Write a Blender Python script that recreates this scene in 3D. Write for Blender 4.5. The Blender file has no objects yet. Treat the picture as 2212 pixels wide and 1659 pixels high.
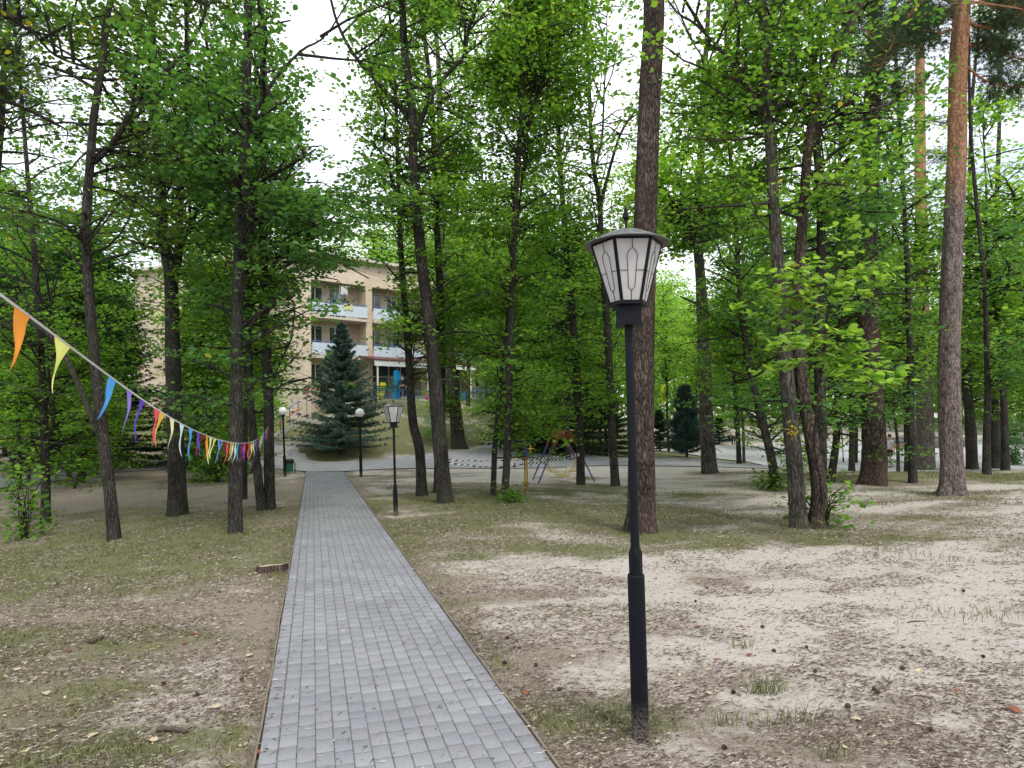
import bpy, bmesh, math, random
import numpy as np
from mathutils import Vector, Matrix, Quaternion
R_ = math.radians
rnd = random.Random(7)
sc = bpy.context.scene
C = sc.collection
# ---------------------------------------------------------------- camera
EYE = 1.70; F = 1450.0; CX, CY = 1106.0, 829.5           # focal length and centre in the 2212 x 1659 view
PITCH = math.atan((919.2-829.5)/F); ROLL = R_(1.3)
fw = np.array([0, math.cos(PITCH), math.sin(PITCH)])
r0 = np.array([1.0, 0, 0]); u0 = np.array([0, -math.sin(PITCH), math.cos(PITCH)])
rt = math.cos(ROLL)*r0 - math.sin(ROLL)*u0
up = math.sin(ROLL)*r0 + math.cos(ROLL)*u0
cam_d = bpy.data.cameras.new('camera'); cam = bpy.data.objects.new('camera', cam_d); C.objects.link(cam)
cam.matrix_world = Matrix(((rt[0], up[0], -fw[0], 0), (rt[1], up[1], -fw[1], 0), (rt[2], up[2], -fw[2], EYE), (0, 0, 0, 1)))
cam_d.sensor_width = 36; cam_d.lens = 36*F/2212; cam_d.clip_start = .05; cam_d.clip_end = 2000
sc.camera = cam
# ---------------------------------------------------------------- world, sun, exposure
SUN_EL, SUN_AZ = R_(52), R_(150)       # azimuth clockwise from +Y : the sun stands behind the camera, to the right
w = bpy.data.worlds.new('World'); sc.world = w; w.use_nodes = True
nt = w.node_tree; nt.nodes.clear()
wo = nt.nodes.new('ShaderNodeOutputWorld'); bg = nt.nodes.new('ShaderNodeBackground')
sky = nt.nodes.new('ShaderNodeTexSky'); sky.sky_type = 'NISHITA'; sky.sun_disc = False
sky.sun_elevation = SUN_EL; sky.sun_rotation = SUN_AZ
tc = nt.nodes.new('ShaderNodeTexCoord'); mpn = nt.nodes.new('ShaderNodeMapping'); mpn.inputs['Scale'].default_value = (1, 1, 2.5)
ns = nt.nodes.new('ShaderNodeTexNoise'); ns.inputs['Scale'].default_value = 2.2; ns.inputs['Detail'].default_value = 6
cr = nt.nodes.new('ShaderNodeValToRGB'); cr.color_ramp.elements[0].position = .30; cr.color_ramp.elements[0].color = (.45, .45, .45, 1)
cr.color_ramp.elements[1].position = .52; cr.color_ramp.elements[1].color = (1, 1, 1, 1)
mx = nt.nodes.new('ShaderNodeMix'); mx.data_type = 'RGBA'
mx.inputs[7].default_value = (10.2, 10.7, 11.4, 1)
nt.links.new(tc.outputs['Generated'], mpn.inputs[0]); nt.links.new(mpn.outputs[0], ns.inputs[0]); nt.links.new(ns.outputs[0], cr.inputs[0])
nt.links.new(cr.outputs[0], mx.inputs[0]); nt.links.new(sky.outputs[0], mx.inputs[6]); nt.links.new(mx.outputs[2], bg.inputs[0])
bg.inputs[1].default_value = .10; nt.links.new(bg.outputs[0], wo.inputs[0])
sd = bpy.data.lights.new('sun', 'SUN'); sd.energy = 1.5; sd.angle = R_(14); sd.color = (1, .95, .87)
so = bpy.data.objects.new('sun', sd); C.objects.link(so)
sv = Vector((math.sin(SUN_AZ)*math.cos(SUN_EL), math.cos(SUN_AZ)*math.cos(SUN_EL), math.sin(SUN_EL)))
so.rotation_euler = sv.to_track_quat('Z', 'Y').to_euler(); so.location = (0, -5, 30)
sc.view_settings.view_transform = 'Standard'; sc.view_settings.look = 'None'
sc.view_settings.exposure = 0.80; sc.view_settings.gamma = 1
sc.render.engine = 'CYCLES'
try:
    sc.cycles.max_bounces = 6; sc.cycles.diffuse_bounces = 4; sc.cycles.transmission_bounces = 5; sc.cycles.transparent_max_bounces = 6
except Exception: pass

# ---------------------------------------------------------------- noise and terrain
_r = np.random.RandomState(3); _tab = _r.rand(256, 256)
def vnoise(x, y):
    x = np.asarray(x, float); y = np.asarray(y, float)
    xi = np.floor(x).astype(int); yi = np.floor(y).astype(int); fx = x-xi; fy = y-yi
    fx = fx*fx*(3-2*fx); fy = fy*fy*(3-2*fy)
    a = _tab[xi & 255, yi & 255]; b = _tab[(xi+1) & 255, yi & 255]; c = _tab[xi & 255, (yi+1) & 255]; d = _tab[(xi+1) & 255, (yi+1) & 255]
    return (a*(1-fx)+b*fx)*(1-fy)+(c*(1-fx)+d*fx)*fy
def fbm(x, y, o=4):
    s = 0; a = .5; t = 0
    for i in range(o):
        s = s+a*vnoise(x*2**i+17*i, y*2**i+5*i); t += a; a *= .55
    return s/t
def S(t):
    t = np.clip(t, 0, 1); return t*t*(3-2*t)
PV = np.array([(675-CX)/F, 1.0]); PV /= np.linalg.norm(PV)          # direction of the paved path
PN = np.array([PV[1], -PV[0]])                                       # to its right
def mound_yc(x):
    return 29.0 + .85*np.maximum(0, x+8) + 11.0*S((-11.3-x)/1.0)
def H(x, y):
    x = np.asarray(x, float); y = np.asarray(y, float)
    rise = .062*np.clip(y-24.5, 0, 14)*(1-S((x-0)/6))
    far = np.minimum(.042*np.maximum(y-46, 0), 7)
    drop = -1.0*S((y-18)/16)*S((x-7)/9)
    d = y-mound_yc(x)
    m = (1.55*S(d/7)+1.15*S((d-7.5)/6))*(1-S((x+.5)/5.5))
    lat = x*PN[0]+y*PN[1]
    pc = PATH_C
    left = -.28*S((pc-1.6-lat)/6)*S((y-1)/6)*(1-S((y-16)/8))
    bumps = (fbm(x*.35+9, y*.35, 3)-.5)*.22*S((np.abs(lat-pc)-1.0)/2.0)*(1-.6*S((y-24)/3))
    return rise+far*(1-.0*x)+drop+m+left+bumps
def ray(dx, dy):
    d = fw*F+rt*(dx-CX)-up*(dy-CY); return d
def P(dx, dy, z):
    d = ray(dx, dy); t = z/d[1]; return np.array([0, 0, EYE])+d*t
def proj(p):
    q = np.asarray(p, float)-np.array([0, 0, EYE]); zz = q@fw
    zz = np.where(zz < .05, .05, zz)
    return CX+F*(q@rt)/zz, CY-F*(q@up)/zz
# path centre offset : unproject the two edges of the path on z=0 near the camera
def flat(dx, dy):
    d = ray(dx, dy); t = -EYE/d[2]; return np.array([0, 0, EYE])+d*t
_l, _rr = flat(558, 1645), flat(1188, 1645)
PATH_C = float(((_l+_rr)/2)[:2]@PN); PATH_W = float((_rr-_l)[:2]@PN)
print('path centre', PATH_C, 'width', PATH_W)
def G(dx, dy):
    d = ray(dx, dy); d = d/d[1]; o = np.array([0, 0, EYE]); prev = 1.0
    for z in np.concatenate([np.arange(1.5, 60, .1), np.arange(60, 200, .5)]):
        p = o+d*z
        if p[2] < H(p[0], p[1]):
            a, b = prev, z
            for _ in range(18):
                m = (a+b)/2; q = o+d*m
                if q[2] < H(q[0], q[1]): b = m
                else: a = m
            p = o+d*b; p[2] = float(H(p[0], p[1])); return p
        prev = z
    return o+d*200

# ---------------------------------------------------------------- materials
def newmat(name, rough=.8, spec=.3):
    m = bpy.data.materials.new(name); m.use_nodes = True; b = m.node_tree.nodes['Principled BSDF']
    b.inputs['Roughness'].default_value = rough; b.inputs['Specular IOR Level'].default_value = spec
    return m, m.node_tree, b
def ND(t, kind, **kw):
    n = t.nodes.new(kind)
    for k, v in kw.items():
        if k in n.inputs: n.inputs[k].default_value = v
        else: setattr(n, k, v)
    return n
def noise(t, scale, detail=4, vec=None, rough=.55):
    n = ND(t, 'ShaderNodeTexNoise', Scale=scale, Detail=detail, Roughness=rough)
    if vec is not None: t.links.new(vec, n.inputs['Vector'])
    return n.outputs[0]
def ramp(t, fac, stops):
    n = t.nodes.new('ShaderNodeValToRGB'); e = n.color_ramp.elements
    while len(e) < len(stops): e.new(.5)
    for i, (p, c) in enumerate(stops):
        e[i].position = p; e[i].color = (*c, 1) if len(c) == 3 else c
    t.links.new(fac, n.inputs[0]); return n.outputs[0]
def mixc(t, fac, a, b, mode='MIX'):
    n = t.nodes.new('ShaderNodeMix'); n.data_type = 'RGBA'; n.blend_type = mode
    for sock, v in ((n.inputs[0], fac), (n.inputs[6], a), (n.inputs[7], b)):
        if isinstance(v, (int, float)): sock.default_value = v
        elif isinstance(v, tuple): sock.default_value = (*v, 1)
        else: t.links.new(v, sock)
    return n.outputs[2]
def mapv(t, scale=(1, 1, 1), src='Object'):
    c = t.nodes.new('ShaderNodeTexCoord'); m = t.nodes.new('ShaderNodeMapping'); m.inputs['Scale'].default_value = scale
    t.links.new(c.outputs[src], m.inputs[0]); return m.outputs[0]
def bump(t, b, h, strength=.5, dist=.02):
    n = ND(t, 'ShaderNodeBump', Strength=strength, Distance=dist); t.links.new(h, n.inputs['Height']); t.links.new(n.outputs[0], b.inputs['Normal'])
def plain(name, col, rough=.5, var=.15, metal=0, scale=12, spec=.4, bmp=0):
    m, t, b = newmat(name, rough, spec); b.inputs['Metallic'].default_value = metal
    n = noise(t, scale, 5, mapv(t))
    c = ramp(t, n, [(.3, tuple(x*(1-var) for x in col)), (.7, tuple(min(1, x*(1+var)) for x in col))])
    t.links.new(c, b.inputs['Base Color'])
    if bmp: bump(t, b, n, bmp, .01)
    return m
def bark(name, dark, light, sc_=14, accent=None, stretch=.22, bs=.9):
    m, t, b = newmat(name, .95, .15); v = mapv(t, (1, 1, stretch))
    vo = ND(t, 'ShaderNodeTexVoronoi', Scale=sc_, feature='DISTANCE_TO_EDGE')
    nn = ND(t, 'ShaderNodeTexNoise', Scale=sc_*.6, Detail=5); t.links.new(v, nn.inputs[0])
    ad = ND(t, 'ShaderNodeVectorMath', operation='MULTIPLY_ADD'); t.links.new(nn.outputs[1], ad.inputs[0]); ad.inputs[1].default_value = (.12, .12, .12); t.links.new(v, ad.inputs[2])
    t.links.new(ad.outputs[0], vo.inputs['Vector'])
    n1 = noise(t, sc_*3, 6, v, .7); n2 = noise(t, 1.3, 3, mapv(t, (1, 1, .5)))
    hgt = ND(t, 'ShaderNodeMath', operation='MULTIPLY_ADD'); t.links.new(vo.outputs[0], hgt.inputs[0]); hgt.inputs[1].default_value = 1.6; t.links.new(n1, hgt.inputs[2])
    c = ramp(t, hgt.outputs[0], [(.42, tuple(x*.45 for x in dark)), (.58, dark), (.85, light), (1, tuple(x*1.25 for x in light))])
    c = mixc(t, 1.0, c, ramp(t, noise(t, 2.3, 5, mapv(t, (1, 1, .6)), .7), [(.32, (.55, .54, .52)), (.5, (1, 1, 1)), (.68, (1.5, 1.5, 1.45))]), 'MULTIPLY')
    if accent: c = mixc(t, ramp(t, n2, [(.48, (0, 0, 0)), (.66, (1, 1, 1))]), c, accent, 'MIX') if False else mixc(t, ramp(t, n2, [(.46, (0, 0, 0)), (.7, (.55, .55, .55))]), c, accent)
    t.links.new(c, b.inputs['Base Color']); bump(t, b, hgt.outputs[0], bs, .03); return m
M = {}
M['bark_dark'] = bark('bark_dark', (.028, .025, .022), (.072, .064, .055), 30, (.045, .052, .035), .16)
M['bark_grey'] = bark('bark_grey', (.040, .036, .031), (.115, .102, .086), 26, (.075, .075, .05), .16)
M['bark_brown'] = bark('bark_brown', (.030, .024, .020), (.105, .080, .066), 24, (.095, .058, .045), .25, bs=1.0)
M['bark_pine_low'] = bark('bark_pine_low', (.075, .058, .048), (.27, .215, .185), 9, (.20, .15, .12), .35)
def pine_bark():
    m, t, b = newmat('bark_pine_orange', .9, .15); v = mapv(t, (1, 1, .35))
    g = t.nodes.new('ShaderNodeNewGeometry'); sx = t.nodes.new('ShaderNodeSeparateXYZ'); t.links.new(g.outputs['Position'], sx.inputs[0])
    n0 = noise(t, 17, 7, v, .8); n1 = noise(t, 1.2, 3, mapv(t))
    mr = ND(t, 'ShaderNodeMapRange'); mr.inputs['From Min'].default_value = 5.6; mr.inputs['From Max'].default_value = 8.2
    ad = ND(t, 'ShaderNodeMath', operation='MULTIPLY_ADD'); t.links.new(n1, ad.inputs[0]); ad.inputs[1].default_value = 3.0; t.links.new(sx.outputs[2], ad.inputs[2]); 
    sb = ND(t, 'ShaderNodeMath', operation='SUBTRACT'); t.links.new(ad.outputs[0], sb.inputs[0]); sb.inputs[1].default_value = 1.5; t.links.new(sb.outputs[0], mr.inputs[0])
    lo = ramp(t, n0, [(.38, (.05, .04, .035)), (.5, (.16, .125, .11)), (.66, (.30, .25, .225))])
    hi = ramp(t, n0, [(.3, (.13, .06, .03)), (.48, (.34, .175, .095)), (.72, (.50, .31, .19))])
    c = mixc(t, mr.outputs[0], lo, hi); t.links.new(c, b.inputs['Base Color'])
    vo = ND(t, 'ShaderNodeTexVoronoi', Scale=10, feature='DISTANCE_TO_EDGE'); t.links.new(v, vo.inputs['Vector']); vo.inputs['Scale'].default_value = 20
    c = mixc(t, 1.0, c, ramp(t, vo.outputs[0], [(.0, (.45, .42, .40)), (.12, (1, 1, 1))]), 'MULTIPLY'); t.links.new(c, b.inputs['Base Color'])
    mm = ND(t, 'ShaderNodeMath', operation='MULTIPLY_ADD'); t.links.new(vo.outputs[0], mm.inputs[0]); mm.inputs[1].default_value = 1.2; t.links.new(n0, mm.inputs[2])
    bump(t, b, mm.outputs[0], .9, .03); return m
M['bark_pine'] = pine_bark()
def leafmat(name, cols, trans=.45, tcol=None, yellow=.0):
    m, t, b = newmat(name, .62, .22); g = t.nodes.new('ShaderNodeNewGeometry')
    stops = [(i/(len(cols)-1)*(1-yellow*1.01), c) for i, c in enumerate(cols)]
    if yellow > 0: stops.append((1-yellow*.5, (.36, .30, .05)))
    c = ramp(t, g.outputs['Random Per Island'], stops)
    pn = noise(t, .55, 2, g.outputs['Position']); c = mixc(t, ramp(t, pn, [(.35, (0, 0, 0)), (.65, (.45, .45, .45))]), c, mixc(t, 1.0, c, (.75, 1.0, .55), 'MULTIPLY'))
    t.links.new(c, b.inputs['Base Color'])
    tr = t.nodes.new('ShaderNodeBsdfTranslucent'); tcx = mixc(t, 1.0, c, tcol or (2.35, 2.4, .85), 'MULTIPLY'); t.links.new(tcx, tr.inputs[0])
    ms = t.nodes.new('ShaderNodeMixShader'); ms.inputs[0].default_value = trans
    out = t.nodes['Material Output']; t.links.new(b.outputs[0], ms.inputs[1]); t.links.new(tr.outputs[0], ms.inputs[2]); t.links.new(ms.outputs[0], out.inputs[0])
    return m
M['leaf_mid'] = leafmat('leaf_mid', [(.055, .118, .030), (.108, .200, .042), (.175, .275, .060)], .5, None, .012)
M['leaf_far'] = leafmat('leaf_far', [(.085, .165, .042), (.14, .245, .055), (.21, .325, .075)], .5, None, .015)
M['leaf_dark'] = leafmat('leaf_dark', [(.040, .100, .040), (.068, .148, .052), (.105, .190, .060)], .42, None, .004)  # dark green; bluish tint of deeply shaded leaves is put into the colour
M['leaf_bright'] = leafmat('leaf_bright', [(.13, .23, .045), (.18, .30, .06), (.24, .37, .075)], .5, None, .015)
M['leaf_oak'] = leafmat('leaf_oak', [(.12, .21, .045), (.18, .28, .065), (.25, .35, .10)], .45, None, .012)
M['leaf_sparse'] = leafmat('leaf_sparse', [(.045, .08, .032), (.065, .11, .038), (.09, .14, .04)], .4, None, .02)
M['leaf_yellow'] = leafmat('leaf_yellow', [(.50, .38, .03), (.60, .45, .05)], .4, (1.2, 1.1, .5))
M['needle_pine'] = leafmat('needle_pine', [(.030, .062, .042), (.048, .088, .056), (.07, .115, .07)], .2)
M['needle_blue'] = leafmat('needle_blue', [(.045, .085, .070), (.075, .125, .105), (.12, .175, .150)], .12, (1, 1.1, 1))
M['needle_dark'] = leafmat('needle_dark', [(.020, .040, .022), (.032, .060, .030), (.05, .08, .04)], .15)
M['black'] = plain('black_paint', (.004, .005, .007), .5, .35, 0, 25, .15, .15)
def dirty_black():
    m, t, b = newmat('black_pole', .5, .13); g = t.nodes.new('ShaderNodeTexCoord'); sx = t.nodes.new('ShaderNodeSeparateXYZ'); t.links.new(g.outputs['Object'], sx.inputs[0])
    n = noise(t, 90, 6, g.outputs['Object'], .7)
    mr = ND(t, 'ShaderNodeMapRange'); mr.inputs['From Min'].default_value = .22; mr.inputs['From Max'].default_value = .0; t.links.new(sx.outputs[2], mr.inputs[0])
    mu = ND(t, 'ShaderNodeMath', operation='MULTIPLY'); t.links.new(mr.outputs[0], mu.inputs[0]); t.links.new(ramp(t, n, [(.42, (0, 0, 0)), (.6, (1, 1, 1))]), mu.inputs[1])
    c = mixc(t, mu.outputs[0], ramp(t, n, [(.3, (.0035, .004, .006)), (.8, (.009, .011, .016))]), (.20, .17, .14)); t.links.new(c, b.inputs['Base Color'])
    bump(t, b, n, .2, .003); return m
M['pole'] = dirty_black()
M['roof_metal'] = plain('grey_metal', (.13, .13, .135), .4, .45, .5, 14)
m_, t_, b_ = newmat('milky_glass', .35, .4)
t_.links.new(ramp(t_, noise(t_, 6, 5, mapv(t_)), [(.3, (.55, .53, .52)), (.7, (.65, .63, .62))]), b_.inputs['Base Color'])
tr_ = t_.nodes.new('ShaderNodeBsdfTranslucent'); tr_.inputs[0].default_value = (.8, .78, .77, 1); ms_ = t_.nodes.new('ShaderNodeMixShader'); ms_.inputs[0].default_value = .35
t_.links.new(b_.outputs[0], ms_.inputs[1]); t_.links.new(tr_.outputs[0], ms_.inputs[2]); t_.links.new(ms_.outputs[0], t_.nodes['Material Output'].inputs[0]); M['milk'] = m_
M['globe'] = plain('white_globe', (.78, .77, .75), .25, .05)
M['white'] = plain('white_paint', (.75, .75, .74), .5, .06)
M['asphalt'] = plain('asphalt', (.30, .295, .31), .9, .16, 0, 3, .2, .2)
M['concrete'] = plain('concrete', (.42, .41, .40), .9, .12, 0, 3, .2, .2)
M['plaza'] = plain('plaza_concrete', (.37, .365, .375), .9, .10, 0, 1.5, .2, .1)
M['slab'] = plain('balcony_slab', (.50, .45, .38), .85, .12, 0, 4)
M['stucco'] = plain('stucco', (.52, .42, .31), .9, .10, 0, 5)
M['blue_panel'] = plain('balcony_panel', (.50, .56, .64), .6, .08, 0, 3)
M['roof'] = plain('roof_tiles', (.16, .085, .075), .8, .25, 0, 8)
M['maroon'] = plain('maroon_sheet', (.14, .05, .05), .5, .1)
M['glass'] = plain('window_glass', (.05, .06, .065), .08, .5, 0, 1.2, .8)
M['frame'] = plain('window_frame', (.75, .75, .74), .45, .04)
M['blue'] = plain('blue_paint', (.03, .05, .22), .4, .2)
M['railblue'] = plain('rail_blue', (.05, .16, .33), .5, .2)
M['red'] = plain('red_paint', (.45, .035, .03), .4, .2)
M['yellow'] = plain('yellow_paint', (.60, .36, .03), .45, .25, 0, 20)
M['cream_yellow'] = plain('pale_yellow_paint', (.60, .47, .12), .45, .15)
M['green'] = plain('green_paint', (.015, .11, .06), .5, .2)
M['bag'] = plain('black_bag', (.012, .012, .013), .3, .3)
M['wood'] = plain('bench_wood', (.30, .15, .09), .65, .25, 0, 20)
M['stone'] = plain('dark_stone', (.10, .10, .10), .8, .4, 0, 6, .3, .5)
M['water'] = plain('fountain_water', (.04, .06, .06), .08, .3, 0, 2, .6)
M['rust'] = plain('rusty_steel', (.22, .11, .05), .8, .4, 0, 30)
M['cut_wood'] = plain('cut_wood', (.42, .33, .24), .9, .3, 0, 30)
M['skin'] = plain('skin', (.55, .33, .24), .6, .08)
M['hair'] = plain('hair', (.03, .02, .015), .6, .2)
M['shirt'] = plain('pale_shirt', (.62, .62, .60), .8, .06)
M['cloth_black'] = plain('black_cloth', (.02, .02, .024), .9, .2)
M['shoe'] = plain('grey_shoe', (.22, .22, .2), .8, .2)
M['cone'] = plain('pine_cone', (.055, .035, .025), .9, .4, 0, 60)
M['rust_leaf'] = plain('red_brown_leaf', (.21, .065, .032), .8, .3, 0, 30)
M['dry_leaf'] = plain('dry_leaf', (.40, .32, .22), .8, .2, 0, 30)
M['yell_leaf'] = plain('fallen_yellow_leaf', (.50, .41, .10), .7, .2, 0, 30)
M['stick'] = plain('stick_bark', (.085, .062, .05), .9, .3, 0, 40, .2, .4)
M['edge_strip'] = plain('edging_strip', (.17, .135, .10), .8, .3, 0, 8)
M['cable'] = plain('cable', (.03, .03, .03), .6, .2)
M['ribbon_tape'] = plain('white_tape', (.70, .68, .66), .5, .08, 0, 30)
def cloth(name, col):
    m, t, b = newmat(name, .75, .2); c = ramp(t, noise(t, 20, 3, mapv(t)), [(.3, tuple(x*.9 for x in col)), (.7, col)]); t.links.new(c, b.inputs['Base Color'])
    tr = t.nodes.new('ShaderNodeBsdfTranslucent'); t.links.new(c, tr.inputs[0]); ms = t.nodes.new('ShaderNodeMixShader'); ms.inputs[0].default_value = .4
    t.links.new(b.outputs[0], ms.inputs[1]); t.links.new(tr.outputs[0], ms.inputs[2]); t.links.new(ms.outputs[0], t.nodes['Material Output'].inputs[0]); return m
CL = dict(orange=(.85, .32, .05), yellow=(.80, .80, .22), blue=(.10, .36, .75), lilac=(.30, .20, .62), purple=(.13, .07, .50), red=(.80, .10, .13), amber=(.85, .50, .10), cream=(.80, .80, .42), mint=(.62, .78, .72), maroon=(.25, .02, .04), pink=(.85, .06, .42), sun=(.85, .75, .02), sky=(.02, .35, .65), white=(.8, .8, .8))
for k, v in CL.items(): M['c_'+k] = cloth(k+'_cloth', v)
def brickmat():
    m, t, b = newmat('tan_brick', .9, .2); uv = t.nodes.new('ShaderNodeUVMap')
    br = t.nodes.new('ShaderNodeTexBrick'); t.links.new(uv.outputs[0], br.inputs['Vector'])
    for k, v in (('Scale', 1.0), ('Mortar Size', .012), ('Brick Width', .26), ('Row Height', .085), ('Bias', 0.0)): br.inputs[k].default_value = v
    br.inputs['Color1'].default_value = (.66, .54, .41, 1); br.inputs['Color2'].default_value = (.76, .64, .50, 1); br.inputs['Mortar'].default_value = (.32, .26, .21, 1)
    n = noise(t, .5, 4, uv.outputs[0]); c = mixc(t, 1.0, br.outputs[0], ramp(t, n, [(.3, (.86, .84, .84)), (.7, (1.06, 1.06, 1.08))]), 'MULTIPLY')
    t.links.new(c, b.inputs['Base Color']); return m
M['brick'] = brickmat()
def pavermat():
    m, t, b = newmat('grey_paver', .9, .2); g = t.nodes.new('ShaderNodeNewGeometry')
    c = ramp(t, g.outputs['Random Per Island'], [(0, (.205, .212, .223)), (.35, (.218, .225, .236)), (.6, (.226, .224, .232)), (.85, (.233, .239, .250)), (1, (.252, .258, .268))])
    n = noise(t, 160, 4, g.outputs['Position'], .7); n2 = noise(t, 1.1, 4, g.outputs['Position'])
    c = mixc(t, 1.0, c, ramp(t, n, [(.3, (.78, .78, .78)), (.55, (1, 1, 1)), (.78, (1.25, 1.25, 1.25))]), 'MULTIPLY')
    c = mixc(t, 1.0, c, ramp(t, n2, [(.3, (.85, .84, .86)), (.7, (1.1, 1.1, 1.1))]), 'MULTIPLY')
    t.links.new(c, b.inputs['Base Color']); bump(t, b, n, .25, .004); return m
M['paver'] = pavermat()
M['joint'] = plain('joint_sand', (.11, .10, .09), .95, .6, 0, 40)
def groundmat():
    m, t, b = newmat('forest_ground', .97, .1); g = t.nodes.new('ShaderNodeNewGeometry'); pos = g.outputs['Position']
    at = t.nodes.new('ShaderNodeAttribute'); at.attribute_name = 'cover'; sp = t.nodes.new('ShaderNodeSeparateColor'); t.links.new(at.outputs['Color'], sp.inputs[0])
    stm = t.nodes.new('ShaderNodeMapping'); stm.inputs['Scale'].default_value = (1, 1.6, 1); t.links.new(pos, stm.inputs[0])
    nf = noise(t, 46, 6, stm.outputs[0], .75); nm = noise(t, 9, 6, stm.outputs[0], .7); nl = noise(t, 1.7, 5, pos, .6)
    sand = ramp(t, nf, [(.30, (.13, .10, .08)), (.40, (.33, .275, .235)), (.48, (.49, .44, .395)), (.75, (.63, .58, .53))])
    soil = ramp(t, nf, [(.3, (.085, .067, .053)), (.48, (.235, .19, .15)), (.7, (.46, .40, .335))])
    grass = ramp(t, nf, [(.3, (.052, .055, .026)), (.46, (.125, .128, .058)), (.6, (.215, .20, .11)), (.75, (.38, .34, .23))])
    moss = ramp(t, nf, [(.3, (.05, .055, .018)), (.5, (.13, .15, .035)), (.75, (.22, .22, .08))])
    def thr(src, lo, hi, amt=.35):
        a = ND(t, 'ShaderNodeMath', operation='MULTIPLY_ADD'); t.links.new(nm, a.inputs[0]); a.inputs[1].default_value = amt*2; t.links.new(src, a.inputs[2])
        bb = ND(t, 'ShaderNodeMath', operation='SUBTRACT'); t.links.new(a.outputs[0], bb.inputs[0]); bb.inputs[1].default_value = amt
        c2 = ND(t, 'ShaderNodeMath', operation='MULTIPLY_ADD'); t.links.new(nf, c2.inputs[0]); c2.inputs[1].default_value = amt; t.links.new(bb.outputs[0], c2.inputs[2])
        d = ND(t, 'ShaderNodeMath', operation='SUBTRACT'); t.links.new(c2.outputs[0], d.inputs[0]); d.inputs[1].default_value = amt*.5
        mr = ND(t, 'ShaderNodeMapRange'); mr.inputs['From Min'].default_value = lo; mr.inputs['From Max'].default_value = hi; t.links.new(d.outputs[0], mr.inputs[0]); return mr.outputs[0]
    c = mixc(t, thr(sp.outputs[1], .35, .65, .45), sand, soil)
    c = mixc(t, thr(sp.outputs[0], .35, .65, .38), c, grass)
    c = mixc(t, thr(sp.outputs[2], .4, .6, .2), c, moss)
    t.links.new(c, b.inputs['Base Color'])
    a = ND(t, 'ShaderNodeMath', operation='MULTIPLY_ADD'); t.links.new(nm, a.inputs[0]); a.inputs[1].default_value = 1.5; t.links.new(nf, a.inputs[2])
    bump(t, b, a.outputs[0], .8, .03); return m
M['ground'] = groundmat()
def islandmat(name, cols, rough=.9):
    m, t, b = newmat(name, rough, .15); g = t.nodes.new('ShaderNodeNewGeometry')
    c = ramp(t, g.outputs['Random Per Island'], [(i/(len(cols)-1), c) for i, c in enumerate(cols)]); t.links.new(c, b.inputs['Base Color']); return m
M['straw'] = islandmat('straw', [(.045, .032, .025), (.10, .075, .058), (.30, .25, .20), (.07, .05, .04), (.16, .125, .10), (.50, .45, .38)])
M['blade'] = islandmat('grass_blade', [(.055, .08, .025), (.10, .125, .04), (.19, .18, .08), (.08, .11, .035), (.26, .23, .12)])
M['litter'] = islandmat('leaf_litter', [(.14, .09, .055), (.36, .29, .20), (.46, .38, .27), (.10, .07, .05), (.44, .37, .17), (.24, .17, .11)])

# ---------------------------------------------------------------- mesh helpers
def np_mesh(name, verts, faces, mat=None, smooth=False):
    """verts (N,3); faces list of (M,k) arrays"""
    me = bpy.data.meshes.new(name); verts = np.asarray(verts, np.float32)
    faces = [np.asarray(f, np.int32) for f in (faces if isinstance(faces, list) else [faces]) if len(f)]
    me.vertices.add(len(verts)); me.vertices.foreach_set('co', verts.ravel())
    nl = sum(f.size for f in faces); npo = sum(len(f) for f in faces)
    me.loops.add(nl); me.polygons.add(npo)
    me.loops.foreach_set('vertex_index', np.concatenate([f.ravel() for f in faces]))
    tot = np.concatenate([np.full(len(f), f.shape[1], np.int32) for f in faces]); st = np.concatenate([[0], np.cumsum(tot)[:-1]]).astype(np.int32)
    me.polygons.foreach_set('loop_start', st); me.polygons.foreach_set('loop_total', tot)
    if smooth: me.polygons.foreach_set('use_smooth', np.ones(npo, bool))
    me.update(calc_edges=True); me.validate()
    if mat: me.materials.append(M[mat])
    return me
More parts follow.
